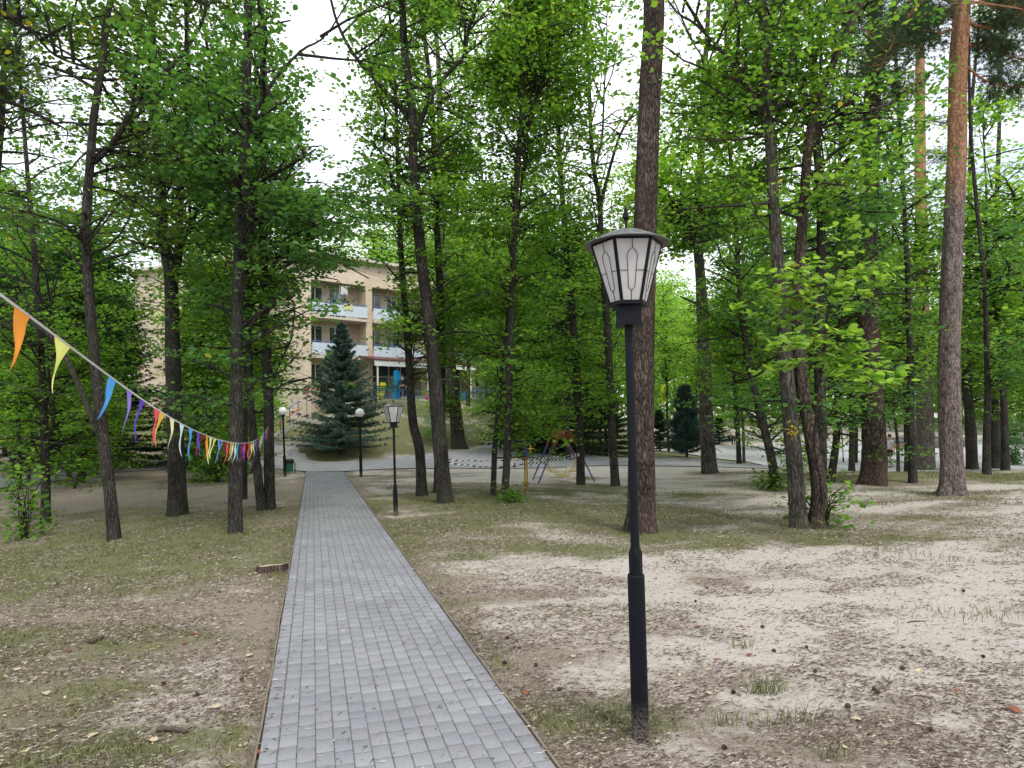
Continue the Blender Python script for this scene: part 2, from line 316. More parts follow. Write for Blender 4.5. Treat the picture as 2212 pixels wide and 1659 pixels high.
class MB:
    def __init__(s): s.v = []; s.f = []; s.m = []
    def add(s, vs, fs, mi=0):
        o = len(s.v); s.v += [tuple(map(float, v)) for v in vs]; s.f += [tuple(i+o for i in f) for f in fs]; s.m += [mi]*len(fs); return s
    def box(s, c, size, rz=0, mi=0, rot=None):
        x, y, z = (d/2 for d in size); vs = [(a*x, b*y, d*z) for d in (-1, 1) for a, b in ((-1, -1), (1, -1), (1, 1), (-1, 1))]
        q = rot if rot is not None else Matrix.Rotation(rz, 3, 'Z')
        vs = [q@Vector(v)+Vector(c) for v in vs]
        return s.add(vs, [(3, 2, 1, 0), (4, 5, 6, 7), (0, 1, 5, 4), (1, 2, 6, 5), (2, 3, 7, 6), (3, 0, 4, 7)], mi)
    def tube(s, pts, rad, n=8, mi=0, cap=True, jit=0, seed=0):
        pts = [Vector(p) for p in pts]; k = len(pts); rad = [rad]*k if isinstance(rad, (int, float)) else list(rad)
        d = [(pts[min(i+1, k-1)]-pts[max(i-1, 0)]).normalized() for i in range(k)]
        a = Vector((1, 0, 0)) if abs(d[0].x) < .9 else Vector((0, 1, 0)); vs = []; rg = random.Random(seed)
        for i in range(k):
            a = (a-d[i]*a.dot(d[i])).normalized(); b = d[i].cross(a)
            for j in range(n):
                t = 2*math.pi*j/n; r = rad[i]*(1+(rg.uniform(-jit, jit) if jit else 0)); vs.append(pts[i]+a*math.cos(t)*r+b*math.sin(t)*r)
        fs = [(i*n+j, i*n+(j+1) % n, (i+1)*n+(j+1) % n, (i+1)*n+j) for i in range(k-1) for j in range(n)]
        if cap: fs += [tuple(range(n-1, -1, -1)), tuple((k-1)*n+j for j in range(n))]
        return s.add(vs, fs, mi)
    def lathe(s, prof, c=(0, 0, 0), n=16, mi=0, ph=0):
        c = Vector(c); vs = []; k = len(prof)
        for r, z in prof:
            for j in range(n): t = 2*math.pi*j/n+ph; vs.append(c+Vector((r*math.cos(t), r*math.sin(t), z)))
        fs = [(i*n+j, i*n+(j+1) % n, (i+1)*n+(j+1) % n, (i+1)*n+j) for i in range(k-1) for j in range(n)]
        fs += [tuple(range(n-1, -1, -1)), tuple((k-1)*n+j for j in range(n))]
        return s.add(vs, fs, mi)
    def build(s, name, mats, parent=None, smooth=False, uv=False, loc=None):
        me = bpy.data.meshes.new(name); me.from_pydata(s.v, [], s.f)
        for m in ([mats] if isinstance(mats, str) else mats): me.materials.append(M[m])
        me.polygons.foreach_set('material_index', s.m)
        if smooth: me.polygons.foreach_set('use_smooth', [True]*len(s.f))
        if uv:
            l = me.uv_layers.new(name='UVMap')
            for p in me.polygons:
                nn = p.normal
                if abs(nn.z) < .5: tx = Vector((-nn.y, nn.x, 0)).normalized(); f = lambda q: (q.dot(tx), q.z)
                else: f = lambda q: (q.x, q.y)
                for li in p.loop_indices: l.data[li].uv = f(me.vertices[me.loops[li].vertex_index].co)
        me.update(); return link(name, me, parent, loc)
def link(name, me, parent=None, loc=None):
    o = bpy.data.objects.new(name, me); C.objects.link(o)
    if parent is not None: o.parent = parent
    if loc is not None: o.location = loc
    return o
def tag(o, label=None, cat=None, group=None, kind=None):
    if label: o['label'] = label
    if cat: o['category'] = cat
    if group: o['group'] = group
    if kind: o['kind'] = kind
    return o
def empty(name, loc, label, cat, group=None, rz=0):
    o = bpy.data.objects.new(name, None); o.empty_display_size = .2; C.objects.link(o); o.location = tuple(map(float, loc)); o.rotation_euler = (0, 0, rz)
    return tag(o, label, cat, group)
def copy_tree(o, parent=None):
    c = o.copy(); C.objects.link(c); c.parent = parent
    for ch in [k for k in C.objects if k.parent == o]: copy_tree(ch, c)
    return c
def gz(x, y): return float(H(x, y))

# ---------------------------------------------------------------- ground
def axis(breaks):
    out = []
    for a, b, s in breaks: out += list(np.arange(a, b, s))
    return np.array(out)
def geo(a, b, s0, k):
    o = [a]; s = s0
    while o[-1] < b: o.append(o[-1]+s); s *= k
    return o[1:]
xs = np.concatenate([-np.array(geo(14, 500, .5, 1.12))[::-1], np.arange(-14, -6, .25), np.arange(-6, 7, .09), np.arange(7, 20, .25), np.array(geo(20, 500, .5, 1.12))])
ys = np.concatenate([-np.array(geo(2, 120, .5, 1.2))[::-1], np.arange(-2, 1.5, .3), np.arange(1.5, 13, .075), np.arange(13, 30, .2), np.arange(30, 58, .35), np.array(geo(58, 600, .6, 1.1))])
X, Y = np.meshgrid(xs, ys); Z = H(X, Y)
near = (1-S((Y-14)/6))
Z = Z+((fbm(X*3.1, Y*3.1, 3)-.5)*.035+(fbm(X*14, Y*14, 2)-.5)*.012)*near*S((np.abs(X*PN[0]+Y*PN[1]-PATH_C)-PATH_W/2-.02)/.25)
Z = np.where(np.abs(X*PN[0]+Y*PN[1]-PATH_C) < PATH_W/2+.03, Z-.05, Z)
def cover(x, y):
    """grass, dark soil, moss amounts"""
    lat = x*PN[0]+y*PN[1]-PATH_C
    g = .18+.24*S((y-7)/4)*(1-S((y-24)/3))+.55*(fbm(x*.45+3, y*.7+8, 4)-.5)*1.6
    s = .42+.9*(fbm(x*.5+40, y*.8+2, 4)-.5)
    g = g+.55*(fbm(x*1.7+5, y*2.6, 3)-.5); s = s+.75*(fbm(x*1.3+15, y*2.2+4, 3)-.5)
    for (dx, dy, rx, ry, a, b) in PATCH:
        q = np.exp(-(((x-dx)/rx)**2+((y-dy)/ry)**2)); g = g+a*q*.75; s = s+b*q
    leftside = S((-lat-.6)/1.5); g = g+.20*leftside*(1-S((y-14)/6)); s = s+.28*leftside
    rightnear = S((lat-2.2)/1.5)*(1-S((y-7)/4)); s = s-.22*rightnear; g = g-.12*rightnear
    g = g+.50*S((y-mound_yc(x)+.5)/2)*(1-S((x-2)/4)); s = s-.1*S((y-mound_yc(x)+.5)/2)          # mound is grassy
    g = g+.9*S((y-32)/3)*S((x-1)/3)*(1-S((x-13)/3))             # lawn beyond the road
    strip = np.exp(-((np.abs(lat)-PATH_W/2-.13)/.16)**2); mo = strip*(fbm(x*.9, y*.9, 2)*1.6-.35)*(1-S((y-9)/6))*np.where(lat > 0, .55, 1.0); s = s+.45*strip
    return np.clip(g, 0, 1), np.clip(s, 0, 1), np.clip(mo, 0, 1)
def GP(dx, dy, rx, ry, a, b=0):
    p = flat(dx, dy); return (p[0], p[1], rx, ry, a, b)
PATCH = [GP(330, 1215, 5, 2.2, .55, .1), GP(100, 1420, 1.3, .9, .15, .2), GP(500, 1130, 3, 2, .4), GP(150, 1640, .7, .35, .8), GP(1080, 1110, 2.2, 1.8, .6), GP(950, 1060, 2.5, 3, .45), GP(1240, 1110, 2, 1.2, .5),
         GP(1500, 1110, 2.5, .8, .4), GP(1160, 1140, .7, .35, -.5, -.4), GP(1120, 1160, 1.2, .5, -.3, -.3), GP(1000, 1290, .8, .7, 0, .2), GP(1290, 1545, .42, .28, .75, .2), GP(1050, 1300, .9, .25, .45, 0),
         GP(1800, 1165, 3, .6, .45, .1), GP(1500, 1200, 1.6, .6, .2, .25), GP(1450, 1310, 1.5, .6, .35, .15), GP(1950, 1200, 3.5, 1.0, -.3, -.3), GP(1900, 1420, 1.3, .8, -.3, -.35), GP(560, 1180, 1.0, 1.8, -.4, -.1), GP(600, 1320, .5, .9, -.2, .1),
         GP(1300, 1015, 5, 2.5, -.5, -.4), GP(1000, 1040, 2.5, 1.2, -.3, -.2), GP(1600, 1075, 5, 2, .0, -.2), GP(2150, 1025, 5, 1.5, .6, .2), GP(300, 1070, 8, 3, -.45, .25), GP(200, 1170, 5, .8, .3, .2)]
for (bx, by) in [(247, 1165), (382, 1113), (508, 1150), (575, 1102), (100, 1130), (911, 1071), (964, 1086), (1065, 1075), (1089, 1081), (1255, 1047), (1329, 1050), (1385, 1150), (1533, 1022), (1679, 1058), (1726, 1140), (1765, 1140), (1885, 1047), (1971, 1043), (2000, 1017), (2055, 1068), (2101, 1016), (2140, 1020)]:
    PATCH.append(GP(bx, by, .55+.0006*(1200-by), .4+.0006*(1200-by), .12, .75))  # dark soil round each trunk foot, its contact shade painted in with it
gc, gs, gm = cover(X, Y)
n_, m2 = len(ys), len(xs); idx = np.arange(n_*m2).reshape(n_, m2)
fcs = np.stack([idx[:-1, :-1], idx[:-1, 1:], idx[1:, 1:], idx[1:, :-1]], -1).reshape(-1, 4)
me = np_mesh('ground', np.stack([X, Y, Z], -1).reshape(-1, 3), fcs, 'ground', True)
ca = me.color_attributes.new('cover', 'FLOAT_COLOR', 'POINT'); ca.data.foreach_set('color', np.stack([gc, gs, gm, np.ones_like(gc)], -1).astype(np.float32).ravel())
tag(link('ground', me), kind='structure')

# ---------------------------------------------------------------- paved path : every stone modelled
def build_path():
    hw = PATH_W/2; nc = 15; cw = PATH_W/nc; L0, L1 = -3.0, 27.3
    rg = np.random.RandomState(5); V = []; q = .0025; gap = .0030
    for c in range(nc):
        sl = .148; y = L0+(.5*sl if c % 2 else 0)+rg.uniform(-.03, .03)
        while y < L1:
            ln = sl if rg.rand() > .05 else sl*.62
            j1 = rg.uniform(-.0012, .0012); V.append((-hw+cw*c+gap+j1, -hw+cw*(c+1)-gap+j1-(.003 if c in (0, nc-2) else 0), y+.0042, y+ln-.0042, rg.normal(0, .0006), rg.normal(0, .0003), rg.normal(0, .0003), rg.normal(0, .0006))); y += ln
    A = np.array(V); a0, a1, b0, b1, dz, t1, t2, sk = A.T
    rings = []
    for (ins, z) in ((0, -.03), (0, -q*.5), (q*.7, 0)):
        for (u, v, su, sv2) in ((a0+ins, b0+ins, -1, -1), (a1-ins, b0+ins, 1, -1), (a1-ins, b1-ins, 1, 1), (a0+ins, b1-ins, -1, 1)):
            rings.append(np.stack([u, v+sk*su, z+dz+(t1*su+t2*sv2)*(z > -.02)], -1))
    Q = np.stack(rings, 1)                                  # (N,12,3)
    lat = Q[..., 0]+PATH_C; al = Q[..., 1]
    wx = lat*PN[0]+al*PV[0]; wy = lat*PN[1]+al*PV[1]; wz = H(PATH_C*PN[0]+al*PV[0], PATH_C*PN[1]+al*PV[1])+.016+Q[..., 2]
    vv = np.stack([wx, wy, wz], -1).reshape(-1, 3); base = (np.arange(len(A))*12)[:, None]
    fs = []
    for r in (0, 4):
        for j in range(4): fs.append(base+np.array([r+j, r+(j+1) % 4, r+4+(j+1) % 4, r+4+j]))
    fs.append(base+np.array([8, 9, 10, 11]))
    me = np_mesh('path', vv, np.concatenate(fs), 'paver'); tag(link('path', me), kind='structure')
    mb = MB(); n = 140
    for i in range(n+1):
        al = L0+(L1-L0)*i/n; cx, cy = PATH_C*PN+al*PV; z = gz(cx, cy)+.0128
        mb.v += [tuple(((PATH_C-hw-.0)*PN+al*PV))+(z,), tuple(((PATH_C+hw)*PN+al*PV))+(z,)]
    for i in range(n): mb.f.append((2*i, 2*i+1, 2*i+3, 2*i+2)); mb.m.append(0)
    tag(mb.build('path_joint_sand', 'joint'), kind='structure')
    mb = MB()
    for s in (-1, 1):
        o = len(mb.v)
        for i in range(n+1):
            al = L0+(L1-L0)*i/n; wv = .004*math.sin(al*2.3+s)+.003*math.sin(al*7.1)
            for off, z in ((hw+.006, -.06), (hw+.006, .024), (hw+.016, .026), (hw+.016, -.06)):
                q2 = (PATH_C+s*(off+wv))*PN+al*PV; mb.v.append((q2[0], q2[1], gz(*(PATH_C*PN+al*PV))+z))
        for i in range(n):
            for j in range(3): mb.f.append((o+4*i+j, o+4*i+j+1, o+4*i+5+j, o+4*i+4+j)); mb.m.append(0)
    tag(mb.build('path_edging', 'edge_strip'), kind='structure')
build_path()

# ---------------------------------------------------------------- roads
def band(name, near_, far_, mat, off=.03, sub=8, nn=6):
    a = [G(*p) for p in near_]; b = [G(*p) for p in far_]
    def res(pts, n):
        pts = np.array(pts); d = np.concatenate([[0], np.cumsum(np.linalg.norm(np.diff(pts[:, :2], axis=0), axis=1))])
        t = np.linspace(0, d[-1], n); return np.stack([np.interp(t, d, pts[:, i]) for i in (0, 1)], -1)
    n = max(30, int(np.linalg.norm(a[0]-a[-1])/.5)); a = res(a, n); b = res(b, n); mb = MB()
    for i in range(n):
        for j in range(nn+1):
            p = a[i]*(1-j/nn)+b[i]*j/nn
            if j in (0, nn): p = p+(vnoise(i*.35, j*3.3)-.5)*.18
            mb.v.append((p[0], p[1], gz(*p)+off))
    for i in range(n-1):
        for j in range(nn): k = i*(nn+1)+j; mb.f.append((k, k+nn+1, k+nn+2, k+1)); mb.m.append(0)
    o = mb.build(name, mat, smooth=True); return tag(o, kind='structure')
band('road', [(-250, 1085), (40, 1052), (200, 1024), (420, 1012), (600, 1013), (660, 1020), (740, 1020), (820, 1015), (960, 1012), (1120, 1013), (1300, 1006), (1500, 1009), (1720, 1015)],
     [(-250, 1052), (40, 1030), (170, 1010), (380, 992), (540, 986), (640, 985), (700, 999), (790, 996), (880, 987), (980, 975), (1200, 986), (1300, 989), (1500, 994), (1720, 1000)], 'asphalt')
band('side_road', [(1010, 978), (1050, 958), (1080, 948)], [(1170, 988), (1160, 965), (1150, 952)], 'asphalt', .036)
band('stair_forecourt', [(585, 990), (592, 962)], [(665, 992), (642, 966)], 'asphalt', .036)
def patch_xy(name, poly, mat, off, step=.8):
    """dense draped sheet over a rectangle-like quad given by four corners"""
    a, b, c, d = [np.array(p, float) for p in poly]; n = 40; m = 30; mb = MB()
    for i in range(n+1):
        for j in range(m+1):
            u, v = i/n, j/m; p = (a*(1-u)+b*u)*(1-v)+(d*(1-u)+c*u)*v; mb.v.append((p[0], p[1], gz(*p)+off))
    for i in range(n):
        for j in range(m): k = i*(m+1)+j; mb.f.append((k, k+m+1, k+m+2, k+1)); mb.m.append(0)
    return tag(mb.build(name, mat, smooth=True), kind='structure')
patch_xy('plaza', [(13.0, 31.5), (75, 33), (80, 62), (17, 58)], 'plaza', .05)
patch_xy('far_road', [(15.5, 62), (19.5, 62), (27, 110), (22, 110)], 'asphalt', .08)
patch_xy('terrace', [(-13.8, 44.3), (-1.0, 47.8), (6, 54), (-9, 52)], 'concrete', .05)
patch_xy('sand_strip', [(8.5, 42.5), (17, 43.5), (17.5, 52), (9, 50.5)], 'concrete', .05)

# ---------------------------------------------------------------- foliage generators
def frames(nrm, rg):
    nrm = nrm/np.linalg.norm(nrm, axis=1, keepdims=True); r = rg.normal(size=nrm.shape)
    a = np.cross(nrm, r); a /= np.linalg.norm(a, axis=1, keepdims=True)+1e-9; return nrm, a, np.cross(nrm, a)
def leaf_geo(cen, size, rg, detail=2, upb=1.25):
    n = len(cen); nrm = rg.normal(size=(n, 3)); nrm[:, 2] = np.abs(nrm[:, 2])+upb; nn, a, b = frames(nrm, rg)
    s = size*rg.uniform(.45, 1.3, n)[:, None]
    if detail == 2:
        T = [(0, 0, 0), (.34, .30, .07), (.40, .62, .09), (0, 1.0, -.03), (-.40, .62, .09), (-.34, .30, .07)]; F_ = [(0, 1, 2, 3), (0, 3, 4, 5)]
    elif detail == 1:
        T = [(0, 0, 0), (.42, .48, .05), (0, 1, 0), (-.42, .48, .05)]; F_ = [(0, 1, 2, 3)]
    else:                                        # lobed oak leaf
        T = [(0, 0, 0), (.10, .22, .0), (.24, .30, .02), (.16, .42, .0), (.33, .55, .03), (.20, .66, 0), (.30, .80, .02), (.12, .90, 0), (0, 1.0, -.05),
             (-.12, .90, 0), (-.30, .80, .02), (-.20, .66, 0), (-.33, .55, .03), (-.16, .42, 0), (-.24, .30, .02), (-.10, .22, 0)]
        F_ = None
    T = np.array(T); vv = cen[:, None, :]+s[:, None]*(T[None, :, 0:1]*a[:, None, :]+(T[None, :, 1:2]-.5)*b[:, None, :]+T[None, :, 2:3]*nn[:, None, :])
    base = (np.arange(n)*len(T))[:, None]
    if F_ is None: f = base+np.arange(len(T))[None]
    else: f = np.concatenate([base+np.array(q)[None] for q in F_])
    return vv.reshape(-1, 3), f
def seg_geo(p0, p1, r0_, r1_, n=4):
    d = p1-p0; L = np.linalg.norm(d, axis=1, keepdims=True)+1e-9; d = d/L
    ref = np.where(np.abs(d[:, 2:3]) < .9, np.array([[0, 0, 1.]]), np.array([[1., 0, 0]])); a = np.cross(d, ref); a /= np.linalg.norm(a, axis=1, keepdims=True); b = np.cross(d, a)
    out = []
    for p, r in ((p0, r0_), (p1, r1_)):
        for j in range(n):
            t = 2*math.pi*j/n; out.append(p+(a*math.cos(t)+b*math.sin(t))*np.reshape(r, (-1, 1)))
    V = np.stack(out, 1); base = (np.arange(len(p0))*2*n)[:, None]
    f = np.concatenate([base+np.array([j, (j+1) % n, n+(j+1) % n, n+j])[None] for j in range(n)])
    return V.reshape(-1, 3), f
CLEAR = [  # windows through the leaves (x0,y0,x1,y1,keep) : sky gaps and the building seen between the crowns
    (600, -200, 745, 130, .06), (640, 130, 760, 400, .12), (60, 60, 340, 560, .8), (1325, 180, 1372, 420, .45), (1440, -50, 1560, 150, .3), (1650, 300, 1780, 600, .75), (2090, 120, 2250, 420, .12), (1030, 200, 1065, 330, .25), (1255, 400, 1380, 500, .7),
    (300, 565, 370, 830, .08), (640, 600, 800, 850, .30), (790, 600, 850, 850, .3), (2030, -50, 2102, 900, .12), (1972, -50, 2004, 620, .3), (860, 830, 1070, 905, .25), (585, 860, 880, 1010, .05), (880, 905, 1075, 1000, .06)]
def thin(c, rg):
    x, y = proj(c); k = np.ones(len(c), bool); rr = rg.rand(len(c))
    jx = x+(vnoise(y*.02, c[:, 1])-.5)*40; jy = y+(vnoise(x*.02+9, c[:, 0])-.5)*60
    for (a, b, cc, d, p) in CLEAR: k &= ~((jx > a) & (jx < cc) & (jy > b) & (jy < d) & (rr > p))
    return k
HSEED = 3.7
def grow(rg, axes, zlo, ztop, R, nb, ncl, k, elev=(.05, .75), bias=(0, 0, 0), spread=.24, flatz=.30, win=True, lowR=.6, gap=.36):
    pts = []
    for ax in axes:
        ax = np.array(ax)
        for i in range(len(ax)-1):
            t = np.linspace(0, 1, 12)[:, None]; pts.append(ax[i]*(1-t)+ax[i+1]*t)
    pts = np.concatenate(pts); pts = pts[(pts[:, 2] > zlo) & (pts[:, 2] < ztop)]
    if not len(pts): return None
    p0 = pts[rg.randint(0, len(pts), nb)]; hh = (p0[:, 2]-zlo)/(ztop-zlo)
    az = rg.uniform(0, 2*math.pi, nb); el = rg.uniform(*elev, nb)+.25*hh
    d = np.stack([np.cos(az)*np.cos(el), np.sin(az)*np.cos(el), np.sin(el)], -1)+np.array(bias); d /= np.linalg.norm(d, axis=1, keepdims=True)
    L = R*rg.uniform(.45, 1.1, nb)*(lowR+(1.15-lowR)*np.sin(np.pi*np.clip(hh*.9+.12, 0, 1)))
    nodes = [p0]; cur = p0; dd = d.copy()
    for j in range(4):
        dd = dd+rg.normal(0, .24, (nb, 3)); dd[:, 2] -= .06*j; dd /= np.linalg.norm(dd, axis=1, keepdims=True); cur = cur+dd*(L/4)[:, None]; nodes.append(cur)
    N = np.stack(nodes, 1); r0b = (.010+.009*L)
    P0, P1, A0, A1 = [], [], [], []
    for j in range(4): P0.append(N[:, j]); P1.append(N[:, j+1]); A0.append(r0b*(1-j*.22)); A1.append(r0b*(1-(j+1)*.22))
    s = rg.uniform(.9, 4.0, (nb, ncl)); j = np.minimum(s.astype(int), 3); f = (s-j)[..., None]; bi = np.arange(nb)[:, None]
    base = N[bi, j]*(1-f)+N[bi, j+1]*f; off = rg.normal(size=(nb, ncl, 3))*np.array([1, 1, flatz])*(L[:, None, None]*.17+.12)
    cl = (base+off).reshape(-1, 3); bs = base.reshape(-1, 3)
    sj = j.reshape(-1); sb = np.repeat(np.arange(nb), ncl)
    def pick(m):
        nonlocal cl, bs, sj, sb; cl = cl[m]; bs = bs[m]; sj = sj[m]; sb = sb[m]
    hn = fbm(cl[:, 0]*.6+cl[:, 1]*.23+HSEED, cl[:, 2]*.75+cl[:, 1]*.35, 2); pick(rg.rand(len(cl)) < np.clip((hn-gap)/.12, .04, 1))
    cut = np.full(nb, 4)
    if win:
        pick(thin(cl, rg))
        for q in range(4, 0, -1):                                   # boughs end where a window through the leaves begins
            xx, yy = proj(N[:, q]); m = np.zeros(nb, bool)
            for (a, b, cc, d2, p) in CLEAR: m |= (xx > a) & (xx < cc) & (yy > b) & (yy < d2) & (rg.rand(nb) > p*1.4)
            cut = np.where(m, q-1, cut)
        pick(sj < cut[sb])
        ax_, ay_ = proj(pts[::3]); x_, y_ = proj(cl); dmin = np.full(len(cl), 1e9)                # open the crown in front of its own limbs
        for q in range(len(ax_)): dmin = np.minimum(dmin, np.hypot(x_-ax_[q], y_-ay_[q]))
        pick(~((dmin < 30) & (cl[:, 1] < pts[:, 1].mean()+.2) & (rg.rand(len(cl)) < .85)))
    last = np.zeros(nb, int); np.maximum.at(last, sb, sj+1)          # no bare ends beyond the last leaves
    cut = np.minimum(cut, last); mk = [cut > q for q in range(4)]
    sg = (np.concatenate([P0[q][mk[q]] for q in range(4)]+[bs]), np.concatenate([P1[q][mk[q]] for q in range(4)]+[cl]), np.concatenate([A0[q][mk[q]] for q in range(4)]+[np.full(len(cl), .006)]), np.concatenate([A1[q][mk[q]] for q in range(4)]+[np.full(len(cl), .0025)]))
    lv = (cl[:, None, :]+rg.normal(size=(len(cl), k, 3))*np.array([spread, spread, spread*.30])).reshape(-1, 3)
    return sg, lv
def smooth_poly(pts, rad, sub=4):
    pts = np.array(pts, float); n = len(pts); out = []; ro = []
    for i in range(n-1):
        p0, p1, p2, p3 = pts[max(i-1, 0)], pts[i], pts[i+1], pts[min(i+2, n-1)]
        for s in range(sub):
            t = s/sub; out.append(.5*((2*p1)+(-p0+p2)*t+(2*p0-5*p1+4*p2-p3)*t*t+(-p0+3*p1-3*p2+p3)*t**3)); ro.append(rad[i]*(1-t)+rad[i+1]*t)
    out.append(pts[-1]); ro.append(rad[-1]); return out, ro
def trunk_tube(mb, pts, rad, n=14, seed=0, flare=1.0, rough=.05):
    """tapered trunk with root flare and an uneven outline"""
    sp, sr = smooth_poly(pts, rad, 6); sp = [Vector(p) for p in sp]; k = len(sp); rg = random.Random(seed); ph = [rg.uniform(0, 6.28) for _ in range(4)]
    lob = rg.choice((4, 5)); a = Vector((1, 0, 0)); vs = []; z0 = sp[0].z
    for i in range(k):
        d = (sp[min(i+1, k-1)]-sp[max(i-1, 0)]).normalized(); a = (a-d*a.dot(d)).normalized(); b = d.cross(a); hgt = sp[i].z-z0
        fl = math.exp(-hgt/.22)*flare
        for j in range(n):
            t = 2*math.pi*j/n
            r = sr[i]*(1+rough*math.sin(3*t+ph[0]+hgt*.9)+rough*.7*math.sin(5*t+ph[1]-hgt*1.7)+rg.uniform(-.035, .035)+fl*(.45+.42*math.sin(lob*t+ph[2])))
            vs.append(sp[i]+a*math.cos(t)*r+b*math.sin(t)*r)
    fs = [(i*n+j, i*n+(j+1) % n, (i+1)*n+(j+1) % n, (i+1)*n+j) for i in range(k-1) for j in range(n)]+[tuple((k-1)*n+j for j in range(n))]
    mb.add(vs, fs)
def mesh_join(name, parts, mat, smooth=False):
    V = []; F_ = {}; o = 0
    for v, f in parts:
        if len(v) == 0: continue
        V.append(v); F_.setdefault(f.shape[1], []).append(f+o); o += len(v)
    return np_mesh(name, np.concatenate(V), [np.concatenate(x) for x in F_.values()], mat, smooth)
NTREE = [0]
def tree(label, pts, ws, limbs=(), barkm='bark_dark', leaf='leaf_mid', ylo=600, R=2.4, nb=60, ncl=12, k=14, size=.098, htop=None, name='tree', cat='tree', flare=.5,
         z=None, bias=(0, 0, 0), spread=.175, base_y=None, group=None, top_extra=3.5, elev=(.05, .75), detail=2, extra=None, sides=14, lowR=.6):
    """pts: view points along the trunk from its foot; ws: trunk widths at the foot and at the top of the traced piece"""
    NTREE[0] += 1; k = int(k*1.6); rg = np.random.RandomState(100+NTREE[0])
    g = G(*pts[0]); z = g[1] if z is None else z
    base = P(pts[0][0], pts[0][1], z); base[2] = gz(base[0], base[1])
    tp = [P(x, y, z) for x, y in pts]; tp[0][2] = base[2]-.12
    wsn = [ws[0]+(ws[1]-ws[0])*i/(len(pts)-1) for i in range(len(pts))]; rad = [w_/2/F*z for w_ in wsn]
    d = tp[-1]-tp[-2]; d /= np.linalg.norm(d)
    if d[2] < .8: d = d*.5+np.array([0, 0, .8]); d /= np.linalg.norm(d)
    h_end = tp[-1][2]; ext = max(0, (htop or (z*.62+3.4+top_extra))-h_end)
    if ext > .5:
        for q in (.33, .66, 1): tp.append(tp[len(pts)-1]+d*ext*q+np.array([rg.normal(0, .1), rg.normal(0, .1), 0])); rad.append(rad[len(pts)-1]*(1-.27*q*3/1.05*1.0) if q < 1 else .02)
    e = empty(name, base, label, cat, group); mb = MB()
    loc = lambda p: np.array(p)-base
    trunk_tube(mb, [loc(p) for p in tp], rad, sides, NTREE[0], flare)
    axes = [tp]
    for li, (lp, lw) in enumerate(limbs):
        dz = rg.uniform(-.5, .5); q = [P(x, y, z+dz*i/max(1, len(lp)-1)*1.6) for i, (x, y) in enumerate(lp)]; rr = [(lw[0]+(lw[1]-lw[0])*i/(len(lp)-1))/2/F*z for i in range(len(lp))]
        dd = q[-1]-q[-2]; dd /= np.linalg.norm(dd)
        if lp[-1][1] < 150: q.append(q[-1]+(dd*.8+np.array([0, 0, .6]))*1.8); rr.append(.012)
        s1, s2 = smooth_poly([loc(p) for p in q], rr, 4); mb.tube(s1, s2, 9, jit=.05, seed=li); axes.append(q)
    tv = np.array(mb.v); quads = np.array([f for f in mb.f if len(f) == 4]); 
    segs = []; leaves = []
    zlo = P(pts[0][0], ylo, z)[2]; ztop = max(a[2] for a in tp)-.2
    if nb:
        gr = grow(rg, axes, zlo, ztop, R, int(nb*1.15), ncl, k, elev, bias, spread, lowR=lowR)
        if gr: segs.append(gr[0]); leaves.append(gr[1])
    if extra:                                            # further leafy boughs (start, end, boughs)
        for (a, b, n2, r2) in extra:
            A = P(a[0], a[1], z+(a[2] if len(a) > 2 else 0)); B = P(b[0], b[1], z+(b[2] if len(b) > 2 else 0))
            s1, s2 = smooth_poly([loc(A), loc((A+B)/2+np.array([0, 0, .05])), loc(B)], [.03, .02, .01], 3); mb.tube(s1, s2, 6)
            gr = grow(rg, [[A, (A+B)/2, B]], -9, 99, r2, n2, ncl, k, (-.2, .5), (0, 0, 0), spread)
            segs.append(gr[0]); leaves.append(gr[1])
    parts = [(np.array(mb.v), np.array([f for f in mb.f if len(f) == 4]))]
    for sg in segs:
        v, f = seg_geo(*sg); parts.append((v-base, f))
    link('trunk', mesh_join('trunk', parts, barkm, True), e)
    if leaves:
        v, f = leaf_geo(np.concatenate(leaves)-base, size, rg, detail); cm = np_mesh('crown', v, f, leaf); link('crown', cm, e)
    return e
def needle_geo(tips, dirs, ln, wd, rg, n=8, spread=.7):
    """tufts: n thin slivers from each point"""
    m = len(tips); d = np.repeat(dirs, n, 0)+rg.normal(0, spread, (m*n, 3)); d /= np.linalg.norm(d, axis=1, keepdims=True); p = np.repeat(tips, n, 0)
    s = np.cross(d, rg.normal(size=d.shape)); s /= np.linalg.norm(s, axis=1, keepdims=True)+1e-9; L = ln*rg.uniform(.7, 1.2, (m*n, 1)); w2 = wd*.5
    V = np.stack([p-s*w2, p+s*w2, p+d*L], 1).reshape(-1, 3); return V, np.arange(len(V)).reshape(-1, 3)
